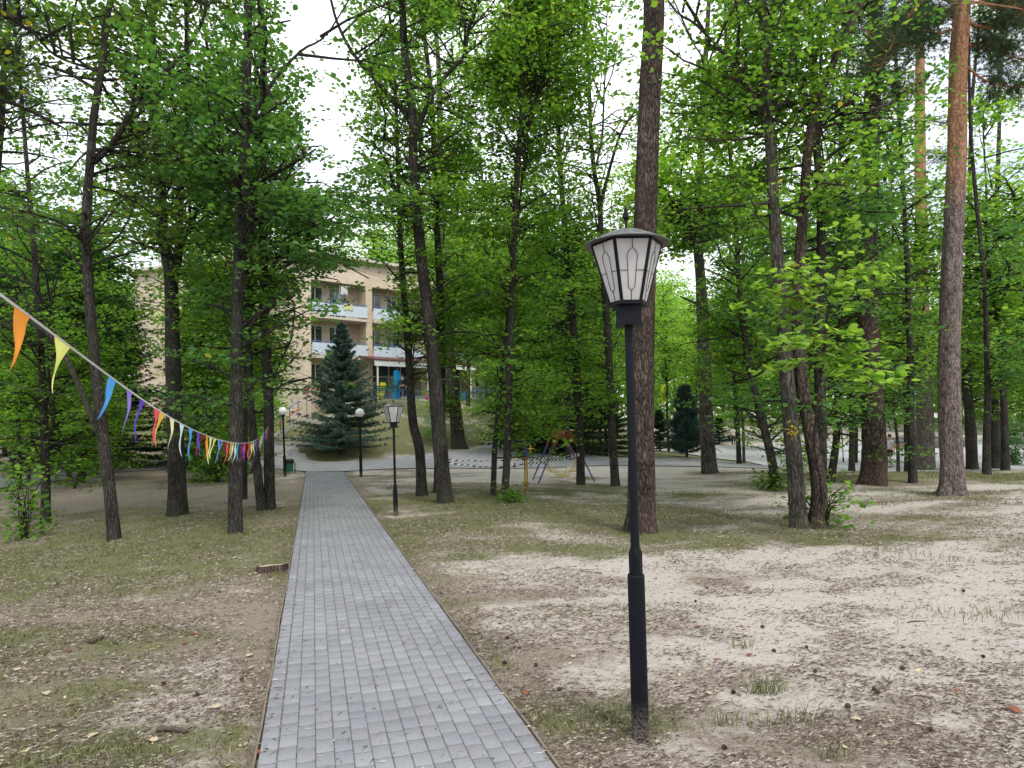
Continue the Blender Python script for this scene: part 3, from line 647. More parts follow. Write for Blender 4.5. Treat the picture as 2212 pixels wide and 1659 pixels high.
def spruce_meshes(h, r, rg, needle, nwh=26, per=13, needles=9, droop=.35, lnn=.13, up_tip=.12, wd=.022, prof=.85):
    mb = MB(); mb.tube([(0, 0, -.1), (0, 0, h*.5), (0, 0, h)], [r*.045+.03, r*.028+.015, .012], 8); parts = [(np.array(mb.v), np.array([f for f in mb.f if len(f) == 4]))]
    P0, P1, R0, R1, T, D = [], [], [], [], [], []
    for i in range(nwh*per):
        t = min(.999, (i/per+rg.rand())/nwh); z = h*(.06+.93*(np.floor(t*nwh)+.35*(t*nwh-np.floor(t*nwh)))/nwh); L = r*((1-t)**prof)*rg.uniform(.6, 1.15)+.10; az = rg.rand()*6.283
        d = np.array([math.cos(az), math.sin(az), 0]); pr = np.array([0, 0, z]); pn = 7
        for j in range(1, pn+1):
            s = j/pn; q = np.array([0, 0, z])+d*L*s+np.array([0, 0, L*(-droop*s*(1-t*1.3)+up_tip*s*s*1.6+t*.5*s)]); P0.append(pr); P1.append(q); R0.append(.014*(1-s)+.006); R1.append(.014*(1-s)+.003)
            side = np.array([-d[1], d[0], 0]); wl = L*.36*(1-s*.75)*(.4 if j == 1 else 1)
            for sg in (-1, 1):
                nt_ = max(2, int(wl/.09))
                for qn in range(nt_):
                    f = (qn+.5)/nt_; pt = q+(side*sg*.8+d*.55)*wl*f+np.array([0, 0, -.10*wl*f*f-.01]); T.append(pt); D.append(side*sg*.75+d*.6+np.array([0, 0, -.12]))
            T.append(q); D.append(d); pr = q
    v, f = seg_geo(np.array(P0), np.array(P1), np.array(R0), np.array(R1), 3); parts.append((v, f))
    V, Fc = needle_geo(np.array(T), np.array(D), lnn, wd, rg, needles, .42)
    return mesh_join('trunk', parts, 'bark_dark', True), np_mesh('crown', V, Fc, needle)
def spruce(label, pos, h, r, needle='needle_dark', seed=1, name='spruce', group=None, **kw):
    rg = np.random.RandomState(seed); a, b = spruce_meshes(h, r, rg, needle, **kw); e = empty(name, (pos[0], pos[1], gz(pos[0], pos[1])), label, 'spruce' if 'spruce' in name else 'tree', group)
    link('trunk', a, e); link('crown', b, e); return e

# ---------------------------------------------------------------- trees traced one by one
tree('dark forked tree with thin sparse leaves beside the bunting, far left', [(247, 1165), (236, 1050), (225, 960), (205, 780), (190, 600), (186, 470), (195, 345), (203, 250), (222, 130), (240, 0)], (25, 13),
     limbs=[([(200, 352), (250, 300), (300, 215), (350, 160), (385, 128), (430, 60), (450, -20)], (14, 6)), ([(236, 985), (200, 905), (160, 810), (118, 735), (60, 690), (20, 640)], (15, 5)), ([(197, 300), (160, 265), (60, 275), (20, 290)], (6, 3)), ([(205, 150), (120, 120), (60, 60), (0, 30)], (7, 3)), ([(190, 560), (178, 520), (170, 480)], (5, 3))],
     leaf='leaf_sparse', ylo=640, R=2.1, nb=70, ncl=11, k=8, size=.10, spread=.30)
tree('thick dark trunk splitting into two stems low in its crown, behind the bunting', [(382, 1113), (381, 1000), (376, 850), (372, 700), (369, 590), (352, 510), (345, 365), (334, 250), (331, 100), (330, 0)], (38, 12),
     limbs=[([(371, 610), (386, 548), (388, 438), (397, 328), (405, 256), (406, 150), (402, 0)], (20, 9)), ([(387, 540), (410, 490), (440, 430), (470, 380), (500, 300)], (10, 5)), ([(347, 400), (362, 340), (390, 250), (398, 190)], (9, 4))],
     ylo=640, R=2.4, nb=100, ncl=12, k=12)
tree('tall straight trunk left of the path with dead bare branches on its right', [(508, 1150), (509, 1000), (511, 850), (512, 700), (516, 560), (522, 440), (528, 330), (533, 180), (537, 0)], (29, 17),
     limbs=[([(520, 450), (545, 405), (590, 378), (640, 350), (682, 322)], (10, 4)), ([(528, 300), (580, 190), (650, 110), (715, 62)], (10, 4)), ([(518, 520), (545, 470), (580, 430)], (6, 3))],
     ylo=880, R=2.5, nb=90, ncl=13, k=14, leaf='leaf_dark', bias=(.25, 0, 0), lowR=.7)
tree('left stem of the close pair where the bunting ends', [(566, 1102), (556, 1020), (547, 940), (541, 850), (537, 700), (530, 560), (510, 440)], (20, 10), ylo=820, R=2.2, nb=60, ncl=12, k=14, leaf='leaf_mid', bias=(-.1, 0, 0))
tree('right stem of the close pair, tied with the end of the bunting', [(583, 1100), (582, 1000), (579, 850), (573, 700), (570, 560), (568, 400), (572, 250), (566, 100), (562, 0)], (23, 14),
     limbs=[([(571, 380), (560, 320), (545, 270)], (8, 4)), ([(573, 640), (600, 560), (650, 520), (700, 470)], (6, 3))], ylo=900, R=2.7, nb=100, ncl=13, k=14, leaf='leaf_dark', bias=(.35, 0, 0), lowR=.75)
tree('thin dark stem showing just behind the tall straight trunk', [(528, 1078), (529, 980), (531, 850), (533, 700)], (12, 8), ylo=800, R=1.8, nb=45, ncl=11, k=13, leaf='leaf_mid')
tree('slim tree with leafy low twigs at the left edge', [(100, 1130), (98, 1000), (94, 880), (85, 700), (72, 520), (60, 380)], (19, 9), limbs=[([(96, 980), (115, 900), (105, 800), (108, 650)], (9, 4)), ([(90, 790), (60, 740), (20, 700)], (6, 3))], ylo=1040, R=2.5, nb=85, ncl=13, k=13, lowR=.8, bias=(-.1, .3, 0))
tree('leafy tree filling the left edge of the view', [(-60, 1110), (-50, 900), (-30, 600), (0, 300)], (26, 14), ylo=900, R=2.8, nb=80, ncl=12, k=12, leaf='leaf_dark', lowR=.6, bias=(.1, .2, 0))
tree('dark leaning trunk right of the second lantern', [(911, 1071), (907, 975), (892, 909), (885, 800), (874, 660), (866, 540), (862, 440)], (23, 10), ylo=840, R=2.2, nb=70, ncl=12, k=14, leaf='leaf_mid')
tree('tallest forked tree in the middle, its limbs spreading into a wide crown', [(964, 1086), (956, 1020), (948, 920), (938, 800), (926, 690), (912, 580), (903, 480), (893, 400), (891, 250), (874, 110), (868, 0)], (34, 15),
     limbs=[([(900, 275), (865, 233), (819, 182), (772, 128), (739, 73), (715, 0)], (12, 6)), ([(896, 300), (930, 211), (969, 157), (1002, 120), (1013, 55), (1031, 0)], (12, 6)), ([(894, 380), (870, 330), (830, 300), (800, 290)], (6, 3)), ([(905, 470), (860, 420), (840, 400)], (6, 3))],
     ylo=760, R=2.4, nb=115, ncl=13, k=14, leaf='leaf_mid')
tree('second stem standing close behind the tallest forked tree', [(947, 1062), (948, 980), (954, 850), (953, 700), (947, 560), (942, 450), (938, 330), (931, 200)], (20, 11), ylo=820, R=2.2, nb=80, ncl=12, k=14, leaf='leaf_mid')
tree('grey furrowed trunk rooted on the grassy mound beside the road', [(992, 968), (987, 920), (982, 870), (974, 800), (965, 700), (955, 560), (950, 400)], (31, 16), ylo=720, R=3.4, nb=90, ncl=12, k=13, size=.15, leaf='leaf_mid', barkm='bark_grey', flare=.9, spread=.3)
tree('thin dark sapling left of the striped playground post', [(1065, 1070), (1068, 980), (1074, 900), (1082, 820), (1095, 700)], (13, 7), ylo=1000, R=1.5, nb=65, ncl=11, k=13, leaf='leaf_mid', lowR=.9)
tree('slender tree with low leafy twigs beside the striped playground post', [(1089, 1081), (1094, 1000), (1098, 900), (1101, 780), (1107, 605), (1113, 460), (1118, 360), (1127, 240), (1134, 100), (1138, 0)], (17, 9), limbs=[([(1118, 350), (1150, 250), (1165, 180), (1190, 100)], (6, 3))], ylo=1000, R=1.75, nb=150, ncl=12, k=14, leaf='leaf_mid', lowR=.85)
tree('straight dark tree standing in front of the swing frame', [(1255, 1047), (1253, 960), (1247, 830), (1239, 700), (1228, 580), (1218, 470), (1208, 330), (1204, 180)], (19, 9), ylo=930, R=2.1, nb=130, ncl=12, k=14, leaf='leaf_mid', lowR=.8)
tree('dark tree forking high up, between the swing and the big brown pine', [(1329, 1050), (1323, 950), (1317, 800), (1308, 660), (1299, 540), (1295, 440), (1283, 365), (1276, 275), (1270, 120)], (19, 7),
     limbs=[([(1296, 450), (1312, 383), (1340, 290), (1374, 237)], (9, 4)), ([(1284, 370), (1300, 300), (1305, 200), (1310, 100)], (6, 3))], ylo=800, R=2.1, nb=125, ncl=12, k=13, leaf='leaf_mid')
tree('big reddish brown pine trunk right behind the nearest lantern', [(1385, 1150), (1386, 1050), (1386, 900), (1388, 743), (1391, 600), (1393, 458), (1398, 330), (1404, 200), (1413, 0)], (57, 45), barkm='bark_brown', leaf='needle_pine', ylo=-100, R=2.6, nb=0, name='pine_tree', cat='pine tree', flare=1.0, sides=30)
tree('old rough trunk with crooked boughs beyond the road', [(1533, 1022), (1528, 960), (1524, 850), (1519, 720), (1515, 620), (1507, 520), (1512, 400)], (34, 17), limbs=[([(1508, 530), (1490, 490), (1455, 450), (1424, 390)], (13, 6)), ([(1510, 540), (1535, 500), (1560, 450)], (10, 4)), ([(1500, 500), (1495, 440), (1470, 380)], (9, 4)), ([(1517, 660), (1490, 650), (1470, 640)], (7, 3))],
     ylo=560, R=3.2, nb=110, ncl=13, k=13, size=.15, leaf='leaf_bright', barkm='bark_grey', spread=.3)
tree('leaning thin tree with a leafy clump at its foot', [(1679, 1058), (1664, 978), (1645, 903), (1623, 809), (1609, 730), (1597, 620), (1590, 500)], (20, 9), ylo=990, R=2.0, nb=110, ncl=12, k=13, leaf='leaf_mid', lowR=.8)
tree('left trunk of the right foreground clump, sending a long bough to the left', [(1726, 1140), (1718, 1020), (1707, 900), (1696, 760), (1684, 610), (1674, 488), (1667, 350), (1657, 220), (1651, 94), (1645, 0)], (36, 16),
     limbs=[([(1660, 290), (1626, 199), (1592, 146), (1551, 101), (1500, 50), (1443, 2)], (11, 5)), ([(1660, 270), (1690, 200), (1720, 130)], (6, 3)), ([(1684, 600), (1640, 640), (1610, 660)], (5, 3))], ylo=560, R=2.3, nb=62, ncl=12, k=12, leaf='leaf_mid', bias=(-.45, .35, 0), barkm='bark_grey', size=.095, sides=20)
tree('right trunk of the right foreground clump, curving up to the right', [(1758, 1140), (1768, 1060), (1754, 955), (1737, 866), (1726, 760), (1724, 650), (1729, 540), (1739, 420), (1745, 330), (1760, 240), (1790, 160), (1833, 60), (1862, 0)], (31, 14),
     limbs=[([(1752, 300), (1790, 250), (1850, 235), (1900, 250)], (7, 3)), ([(1745, 330), (1735, 270), (1742, 200)], (4, 2))], ylo=480, R=2.1, nb=44, ncl=12, k=12, leaf='leaf_mid', bias=(.3, .4, 0), barkm='bark_brown', size=.095, sides=20)
tree('third stem of the right foreground clump, darker and set behind', [(1772, 1060), (1773, 960), (1771, 847), (1768, 700), (1773, 560), (1773, 430), (1765, 320), (1755, 150), (1750, 0)], (26, 12), limbs=[([(1773, 460), (1790, 440), (1810, 420)], (5, 3)), ([(1768, 270), (1740, 230), (1710, 215)], (6, 3))],
     ylo=960, R=2.3, nb=85, ncl=12, k=12, leaf='leaf_dark', z=12.0, lowR=.75, bias=(.2, .35, 0))
tree('bent thin trunk behind the right foreground clump', [(1790, 1043), (1802, 990), (1810, 903), (1810, 790), (1815, 650)], (18, 9), ylo=940, R=2.1, nb=90, ncl=12, k=13, leaf='leaf_dark', lowR=.85)
tree('stout reddish pine with a wide foot in the right half', [(1885, 1047), (1889, 980), (1887, 900), (1880, 780), (1872, 600), (1876, 450), (1882, 300), (1887, 150), (1890, 0)], (52, 30), barkm='bark_brown', leaf='needle_pine', nb=0, name='pine_tree', cat='pine tree', flare=.75, sides=22)
tree('thin straight dark stem between the stout pine and the tall orange pine', [(1971, 1043), (1970, 960), (1968, 880), (1967, 780), (1962, 650), (1958, 540)], (18, 10), ylo=860, R=2.3, nb=90, ncl=12, k=13, leaf='leaf_mid', lowR=.8)
tree('dark trunk standing before the fountain', [(2000, 1017), (2000, 960), (1998, 880), (1996, 800), (1992, 640), (1990, 500), (1988, 350), (1987, 200), (1988, 60), (1990, 0)], (36, 15), barkm='bark_pine', leaf='needle_pine', nb=0, name='pine_tree', cat='pine tree', flare=.6, sides=18)
tree('tallest pine with grey scaly foot and orange upper trunk, right side', [(2055, 1068), (2056, 1000), (2053, 900), (2051, 760), (2055, 600), (2060, 480), (2066, 337), (2071, 150), (2078, 0)], (46, 34), barkm='bark_pine', leaf='needle_pine', nb=0, name='pine_tree', cat='pine tree', flare=1.0, sides=26)
tree('slim dark tree right of the tallest pine', [(2101, 1016), (2098, 940), (2091, 860), (2088, 760), (2090, 600), (2095, 450)], (22, 10), ylo=900, R=2.6, nb=100, ncl=12, k=13, leaf='leaf_mid', lowR=.8)
tree('left stem of the dark pair at the right edge', [(2131, 1025), (2131, 960), (2134, 870), (2132, 760), (2125, 600)], (17, 9), ylo=880, R=2.2, nb=70, ncl=12, k=13, leaf='leaf_dark', lowR=.8)
tree('right stem of the dark pair at the right edge', [(2151, 1014), (2150, 940), (2149, 850), (2143, 700), (2150, 500)], (21, 10), ylo=900, R=2.8, nb=110, ncl=12, k=13, leaf='leaf_mid', lowR=.85, bias=(.2, 0, 0))

# pine boughs with needles, high on the pines
def pine_crown(tree_e, trunk_xy_z, boughs, seed, ntf=34):
    """boughs : view polylines at the depth of the trunk"""
    rg = np.random.RandomState(seed); mb = MB(); T, D, P0, P1 = [], [], [], []
    base = np.array(tree_e.location)
    for bi, (pl, r, dz) in enumerate(boughs):
        pts = [P(x, y, trunk_xy_z+dz*i/(len(pl)-1)) for i, (x, y) in enumerate(pl)]; sp, sr = smooth_poly([p-base for p in pts], list(np.linspace(r, .012, len(pts))), 5); mb.tube(sp, sr, 7, jit=.08, seed=bi)
        sp = np.array(sp); n = len(sp)
        for q in range(int(ntf)):
            i = rg.randint(int(n*.25), n); b = sp[i]; tip = b+rg.normal(0, 1, 3)*np.array([.42, .42, .22])+np.array([0, 0, .05]); P0.append(b); P1.append(tip)
            for w_ in range(12):
                f = rg.uniform(.3, 1.1); pt = b+(tip-b)*f+rg.normal(0, .12, 3)*np.array([1, 1, .6]); T.append(pt); dd = (tip-b)+rg.normal(0, .25, 3)+np.array([0, 0, .15]); D.append(dd/np.linalg.norm(dd))
    tx0 = P(*boughs[0][0][0], trunk_xy_z)[0]-base[0]; T = np.array(T); D = np.array(D); kp = ~((np.abs(T[:, 0]-tx0) < .42) & (T[:, 1] < .25)); T = T[kp]; D = D[kp]
    P0 = np.array(P0); P1 = np.array(P1); kp = ~((np.abs(P1[:, 0]-tx0) < .42) & (P1[:, 1] < .25)); P0 = P0[kp]; P1 = P1[kp]; v, f = seg_geo(P0, P1, np.full(len(P0), .011), np.full(len(P0), .005), 3)
    me = mesh_join('boughs', [(np.array(mb.v), np.array([q for q in mb.f if len(q) == 4])), (v, f)], 'bark_pine', True); link('boughs', me, tree_e)
    V, Fc = needle_geo(T, D, .11, .010, rg, 16, .6); link('crown', np_mesh('crown', V, Fc, 'needle_pine'), tree_e)
def find(lbl): return [o for o in C.objects if o.get('label', '') == lbl][0]
e_tall = find('tallest pine with grey scaly foot and orange upper trunk, right side')
pine_crown(e_tall, float(e_tall.location.y), [([(2071, 8), (2010, -10), (1960, 40), (1930, 90), (1900, 150)], .07, -.4), ([(2066, 60), (2010, 80), (1950, 100), (1890, 130)], .04, .5), ([(2073, 40), (2130, 60), (2200, 50), (2270, 90)], .05, .3), ([(2073, 130), (2130, 175), (2200, 190)], .03, -.3), ([(2075, -40), (2150, -30), (2230, 0)], .05, 0), ([(2075, -80), (1980, -60), (1900, -20), (1850, 40)], .05, .6), ([(2070, -150), (2150, -120), (2230, -60)], .05, -.5), ([(2080, -200), (2000, -190), (1930, -140)], .05, .3),
          ([(2080, -260), (2150, -280), (2220, -220)], .05, .4), ([(2080, -330), (2020, -360), (1950, -340)], .05, -.6), ([(2082, -420), (2140, -450), (2190, -430)], .05, .5), ([(2072, 90), (2140, 110), (2215, 130)], .035, 1.2), ([(2070, 20), (2000, 40), (1950, 70)], .035, 1.5), ([(2074, 0), (2140, 10), (2210, 20)], .04, -1.3)], 51, 75)
e2 = find('dark trunk standing before the fountain')
pine_crown(e2, float(e2.location.y), [([(1987, 150), (1930, 160), (1880, 150), (1840, 110)], .05, .4), ([(1988, 250), (2040, 265), (2100, 250)], .04, -.3), ([(1988, 190), (1940, 215), (1895, 240)], .04, -.5), ([(1990, 40), (2050, 30), (2110, 60)], .05, .4), ([(1988, 60), (1930, 50), (1860, 10)], .05, -.2), ([(1990, -40), (2060, -80), (2130, -60)], .05, .2), ([(1990, -60), (1920, -90), (1860, -60)], .05, -.4), ([(1987, 320), (2030, 330), (2065, 350)], .03, .2)], 52, 70)
e3 = find('big reddish brown pine trunk right behind the nearest lantern')
pine_crown(e3, float(e3.location.y), [([(1425, -260), (1500, -320), (1580, -300)], .06, .6), ([(1425, -300), (1340, -350), (1260, -330)], .06, -.5), ([(1430, -400), (1480, -470), (1540, -500)], .05, -.7), ([(1430, -380), (1380, -450), (1330, -500)], .05, .7)], 53, 40)
e4 = find('stout reddish pine with a wide foot in the right half')
pine_crown(e4, float(e4.location.y), [([(1888, 80), (1940, 60), (2000, 70)], .05, .5), ([(1889, 20), (1840, -10), (1800, 20)], .05, -.6), ([(1890, -60), (1960, -90), (2020, -60)], .05, -.3), ([(1890, -100), (1830, -140), (1780, -120)], .05, .5), ([(1886, 170), (1920, 175), (1960, 200)], .03, .3)], 54, 40)

e5 = tree('pine leaning out of the left edge, only its needle boughs in view', [(-150, 1120), (-140, 700), (-130, 300), (-125, 0)], (34, 26), barkm='bark_pine', nb=0, name='pine_tree', cat='pine tree', z=15.0)
pine_crown(e5, 15.0, [([(-128, 120), (-60, 90), (10, 120), (60, 160)], .05, .5), ([(-126, 60), (-60, 10), (20, 30), (70, 60)], .05, -.5), ([(-128, 230), (-70, 190), (0, 200)], .04, .6), ([(-126, 0), (-60, -60), (10, -70)], .05, .3), ([(-127, -60), (-170, -120), (-230, -120)], .05, .3)], 55, 60)
# young oak boughs with large bright leaves in front of the right clump
def oak_sapling():
    rg = np.random.RandomState(77); z = 9.3
    base = G(1778, 1136); e = empty('young_oak', base, 'young oak with large fresh yellow green lobed leaves before the right clump', 'tree'); mb = MB(); segs = []; lv = []
    stem = [(1778, 1136), (1772, 1040), (1758, 960), (1766, 880), (1775, 800), (1782, 720), (1790, 640)]
    zz = base[1]; q = [P(x, y, zz+(z-zz)*min(1, i/3)) for i, (x, y) in enumerate(stem)]; s1, s2 = smooth_poly([p-base for p in q], list(np.linspace(.022, .010, len(q))), 4); mb.tube(s1, s2, 7, jit=.06)
    tips = [((1782, 720), (1700, 690), (1600, 662)), ((1790, 640), (1740, 600), (1700, 580)), ((1790, 640), (1820, 560), (1850, 475)), ((1785, 690), (1850, 640), (1900, 600)), ((1780, 740), (1850, 760), (1935, 800)), ((1780, 740), (1800, 800), (1870, 850)), ((1775, 780), (1700, 790), (1640, 800)),
            ((1788, 650), (1760, 610), (1740, 560)), ((1780, 720), (1840, 720), (1880, 740)), ((1775, 760), (1760, 740), (1730, 720)), ((1785, 700), (1800, 640), (1830, 620)), ((1790, 650), (1700, 640), (1640, 620)), ((1780, 730), (1860, 810), (1900, 830)), ((1788, 660), (1850, 590), (1880, 580)), ((1778, 760), (1810, 770), (1840, 800)), ((1785, 680), (1730, 650), (1690, 640)), ((1782, 720), (1720, 730), (1690, 745))]
    for i, t in enumerate(tips):
        dz = rg.uniform(-.7, .4); p = [P(x, y, z+dz*j/2) for j, (x, y) in enumerate(t)]; s1, s2 = smooth_poly([a-base for a in p], [.009, .006, .003], 5); mb.tube(s1, s2, 5)
        s1 = np.array(s1)
        for j in range(3, len(s1)):
            for _ in range(3):
                c = s1[j]+rg.normal(0, .12, 3)*np.array([1.1, 1.1, .30]); segs.append((s1[j], c)); 
                for _ in range(3): lv.append(c+rg.normal(0, .05, 3)*np.array([1.2, 1.2, .5]))
    v, f = seg_geo(np.array([a for a, b in segs]), np.array([b for a, b in segs]), np.full(len(segs), .003), np.full(len(segs), .0015), 3)
    link('trunk', mesh_join('trunk', [(np.array(mb.v), np.array([k for k in mb.f if len(k) == 4])), (v, f)], 'bark_brown', True), e)
    v, f = leaf_geo(np.array(lv), .15, rg, 3, 1.6); link('crown', np_mesh('crown', v, f, 'leaf_oak'), e)
oak_sapling()

# yellow leaf sprays (turned leaves on single twigs)
def bush(label, dx, dy, r, h, nst, leaf='leaf_mid', size=.11, k=9, ncl=14, name='shrub', group=None, seed=1, cat='shrub', z=None):
    rg = np.random.RandomState(seed); g = G(dx, dy); base = np.array([g[0], g[1], g[2]]); e = empty(name, base, label, cat, group); st = []
    for i in range(nst):
        a = rg.rand()*6.28; p = [np.array([math.cos(a)*.06, math.sin(a)*.06, -.05])]; d = np.array([math.cos(a)*r*rg.uniform(.3, .9), math.sin(a)*r*rg.uniform(.3, .9), h*rg.uniform(.6, 1)])
        for j in (1, 2, 3): p.append(d*j/3*np.array([j/3, j/3, 1])+rg.normal(0, .04, 3))
        st.append(p)
    st = np.array(st); P0 = st[:, :3].reshape(-1, 3); P1 = st[:, 1:].reshape(-1, 3); v1 = seg_geo(P0, P1, np.tile([.014, .010, .007], nst), np.tile([.010, .007, .003], nst), 5)
    j = rg.randint(0, 3, (nst, ncl)); f = rg.uniform(.2, 1, (nst, ncl))[..., None]; bi = np.arange(nst)[:, None]; b = st[bi, j]*(1-f)+st[bi, j+1]*f; b[..., 2] = np.maximum(b[..., 2], .05)
    cl = b+rg.normal(size=b.shape)*np.array([r*.3, r*.3, h*.07]); cl[..., 2] = np.maximum(cl[..., 2], .06); v2 = seg_geo(b.reshape(-1, 3), cl.reshape(-1, 3), np.full(nst*ncl, .005), np.full(nst*ncl, .002), 3)
    link('stems', mesh_join('stems', [v1, v2], 'bark_dark', True), e)
    lv = (cl.reshape(-1, 1, 3)+rg.normal(size=(nst*ncl, k, 3))*np.array([.13, .13, .07])).reshape(-1, 3); lv[:, 2] = np.maximum(lv[:, 2], .03); v, f2 = leaf_geo(lv, size, rg, 2); link('foliage', np_mesh('foliage', v, f2, leaf), e); return e
bush('multi stemmed young maple bush at the left edge of the grass', 52, 1165, .7, 1.7, 9, 'leaf_mid', .10, 6, 10, seed=2)
bush('low leafy clump at the foot of the leaning thin tree', 1668, 1058, .55, .55, 10, 'leaf_mid', .10, 6, 6, seed=3)
bush('low sprouting shoots on the right of the foreground clump', 1782, 1135, .8, .75, 9, 'leaf_mid', .10, 5, 6, seed=4)
bush('small sprout beside the two thin stems near the striped post', 1103, 1086, .3, .4, 6, 'leaf_mid', .09, 5, 6, seed=5)
bush('round leafy bush under the bunting near the path', 470, 1040, 1.8, 2.6, 16, 'leaf_mid', .13, 10, 18, seed=6)
bush('leafy bush with yellowing leaves in front of the brick wall', 552, 985, 1.6, 3.2, 14, 'leaf_mid', .13, 7, 16, seed=7)
bush('broad shrub at the right edge beyond the plaza', 2185, 960, 2.6, 2.2, 16, 'leaf_dark', .16, 10, 18, seed=8)
bush('dark drooping shrub beside the pair at the right edge', 2190, 1005, 1.2, 1.9, 12, 'leaf_dark', .12, 7, 14, seed=9)
e = empty('leaf_spray', P(1711, 932, 10.2), 'spray of bright yellow leaves hanging before the left clump trunk', 'leaves'); rg = np.random.RandomState(8)
v, f = leaf_geo(rg.normal(size=(16, 3))*np.array([.055, .04, .06]), .085, rg, 2); link('leaves', np_mesh('leaves', v, f, 'leaf_yellow'), e); mb = MB(); mb.tube([(-.02, .02, .02), (.02, .08, .12), (.06, .2, .16)], .004, 5); mb.build('twig', 'bark_dark', e)

# spruces and young conifers
def spr(label, dx, dy, h, r, **kw): g = G(dx, dy); return spruce(label, (g[0], g[1]), h, r, **kw)
spr('broad blue spruce on the mound in front of the building', 740, 978, 6.1, 2.5, needle='needle_blue', seed=21, name='blue_spruce', nwh=20, per=17, needles=10, droop=.22, lnn=.14, wd=.028, prof=1.2)
spr('tall dark spruce at the left with drooping boughs over bare soil', 248, 1012, 8.2, 2.3, seed=22, nwh=30, per=15, droop=.42, needles=9, lnn=.14, wd=.03)
spr('second dark spruce behind the thick forked trunk', 440, 1003, 9.0, 2.7, seed=23, nwh=28, per=14, droop=.42, lnn=.14, wd=.03)
spr('dark spruce near the left edge behind the slim tree', 120, 1005, 10, 2.8, seed=24, nwh=28, per=13, droop=.4, lnn=.14, wd=.03)
spr('pale blue spruce rising left of the brick wall', 195, 985, 12.0, 2.2, needle='needle_blue', seed=25, nwh=30, per=13, lnn=.16, wd=.035)
spr('dark spruce behind the swing frame', 1215, 978, 5.6, 2.5, seed=26, nwh=22, per=15, droop=.35, lnn=.15, wd=.035)
spr('second dark spruce to the left behind the playground post', 1150, 972, 7.2, 2.4, seed=27, nwh=24, per=13, droop=.35, lnn=.15, wd=.035)
spr('dark low spruce between the swing and the brown pine', 1310, 985, 4.4, 1.6, seed=28, nwh=18, per=12, lnn=.14, wd=.03)
spr('small thin young spruce on the lawn beside the brown pine', 1426, 975, 2.7, .85, seed=29, nwh=14, per=9, droop=.1, lnn=.12, wd=.022, needle='needle_dark')
spr('soft grey green young pine on the lawn', 1484, 988, 3.6, .95, seed=30, needle='needle_blue', nwh=16, per=14, droop=-.2, lnn=.2, wd=.018, needles=12)
spr('blue spruce far away beside the rising far road', 1420, 905, 5.0, 1.8, seed=31, needle='needle_blue', nwh=16, per=12, lnn=.2, wd=.05)
spr('young dark fir beyond the crooked old trunk', 1555, 960, 2.4, .8, seed=32, nwh=10, per=9, lnn=.14, wd=.03)

# ---------------------------------------------------------------- the wood behind : shared meshes, individual trees
def proto_tree(seed, h, R, nb, leaf, size, zlo=.24, k=12, ncl=11, barkm='bark_dark', det=1, r=.14):
    rg = np.random.RandomState(seed); mb = MB(); pts = [np.array([0, 0, -.2])]
    for i in range(1, 6): pts.append(np.array([rg.normal(0, .15), rg.normal(0, .15), h*i/5*.97]))
    trunk_tube(mb, pts, [r, r*.8, r*.62, r*.45, r*.25, .02], 10, seed, .5)
    axes = [pts]
    for i in range(3):
        z0 = h*rg.uniform(.3, .55); a = rg.rand()*6.28; b0 = np.array([0, 0, z0]); q = [b0, b0+np.array([math.cos(a)*.7, math.sin(a)*.7, 1.2]), b0+np.array([math.cos(a)*1.4, math.sin(a)*1.4, h*.3])]; mb.tube(q, [r*.4, r*.3, .03], 6); axes.append(q)
    gr = grow(rg, axes, h*zlo, h*.98, R, nb, ncl, k, spread=.34, win=False, lowR=.65, gap=.33); v, f = seg_geo(*gr[0])
    tm = mesh_join('trunk', [(np.array(mb.v), np.array([q for q in mb.f if len(q) == 4])), (v, f)], barkm, True); v, f = leaf_geo(gr[1], size, rg, det); return tm, np_mesh('crown', v, f, leaf)
protos = {'mid': [proto_tree(201+i, 15, 3.0, 110, 'leaf_far', .18) for i in range(2)], 'bright': [proto_tree(211+i, 15, 3.2, 95, 'leaf_bright', .20) for i in range(2)], 'dark': [proto_tree(221, 14, 3.0, 95, 'leaf_dark', .20)],
          'under': [proto_tree(231+i, 6.0, 2.1, 90, 'leaf_far', .14, .06, r=.06) for i in range(2)], 'underb': [proto_tree(241, 6.5, 2.2, 80, 'leaf_bright', .16, .06, r=.06)]}
BG = dict(mid=('tree', 'mid green tree in the wood behind the lawn and road', 'mid green trees of the background wood'), bright=('tree', 'light green tree in the wood behind the lawn and road', 'light green trees of the background wood'),
          dark=('tree', 'dark green tree in the wood behind the lawn and road', 'dark green trees of the background wood'), under=('young_tree', 'young maple of the undergrowth beneath the tall trees', 'young maples of the undergrowth'), underb=('young_tree', 'light green young tree of the undergrowth', 'light young trees of the undergrowth'))
def place_bg(kind, x, y, s=1, var=0):
    nm, lb, gp = BG[kind]; tm, cm = protos[kind][var % len(protos[kind])]; e = empty(nm, (x, y, gz(x, y)), lb, 'tree', gp, rnd.uniform(0, 6.28)); e.scale = (s*rnd.uniform(.9, 1.15),)*2+(s*rnd.uniform(.9, 1.15),)
    link('trunk', tm, e); link('crown', cm, e)
def at(dx, z): return (dx-CX)/F*z
BGL = []
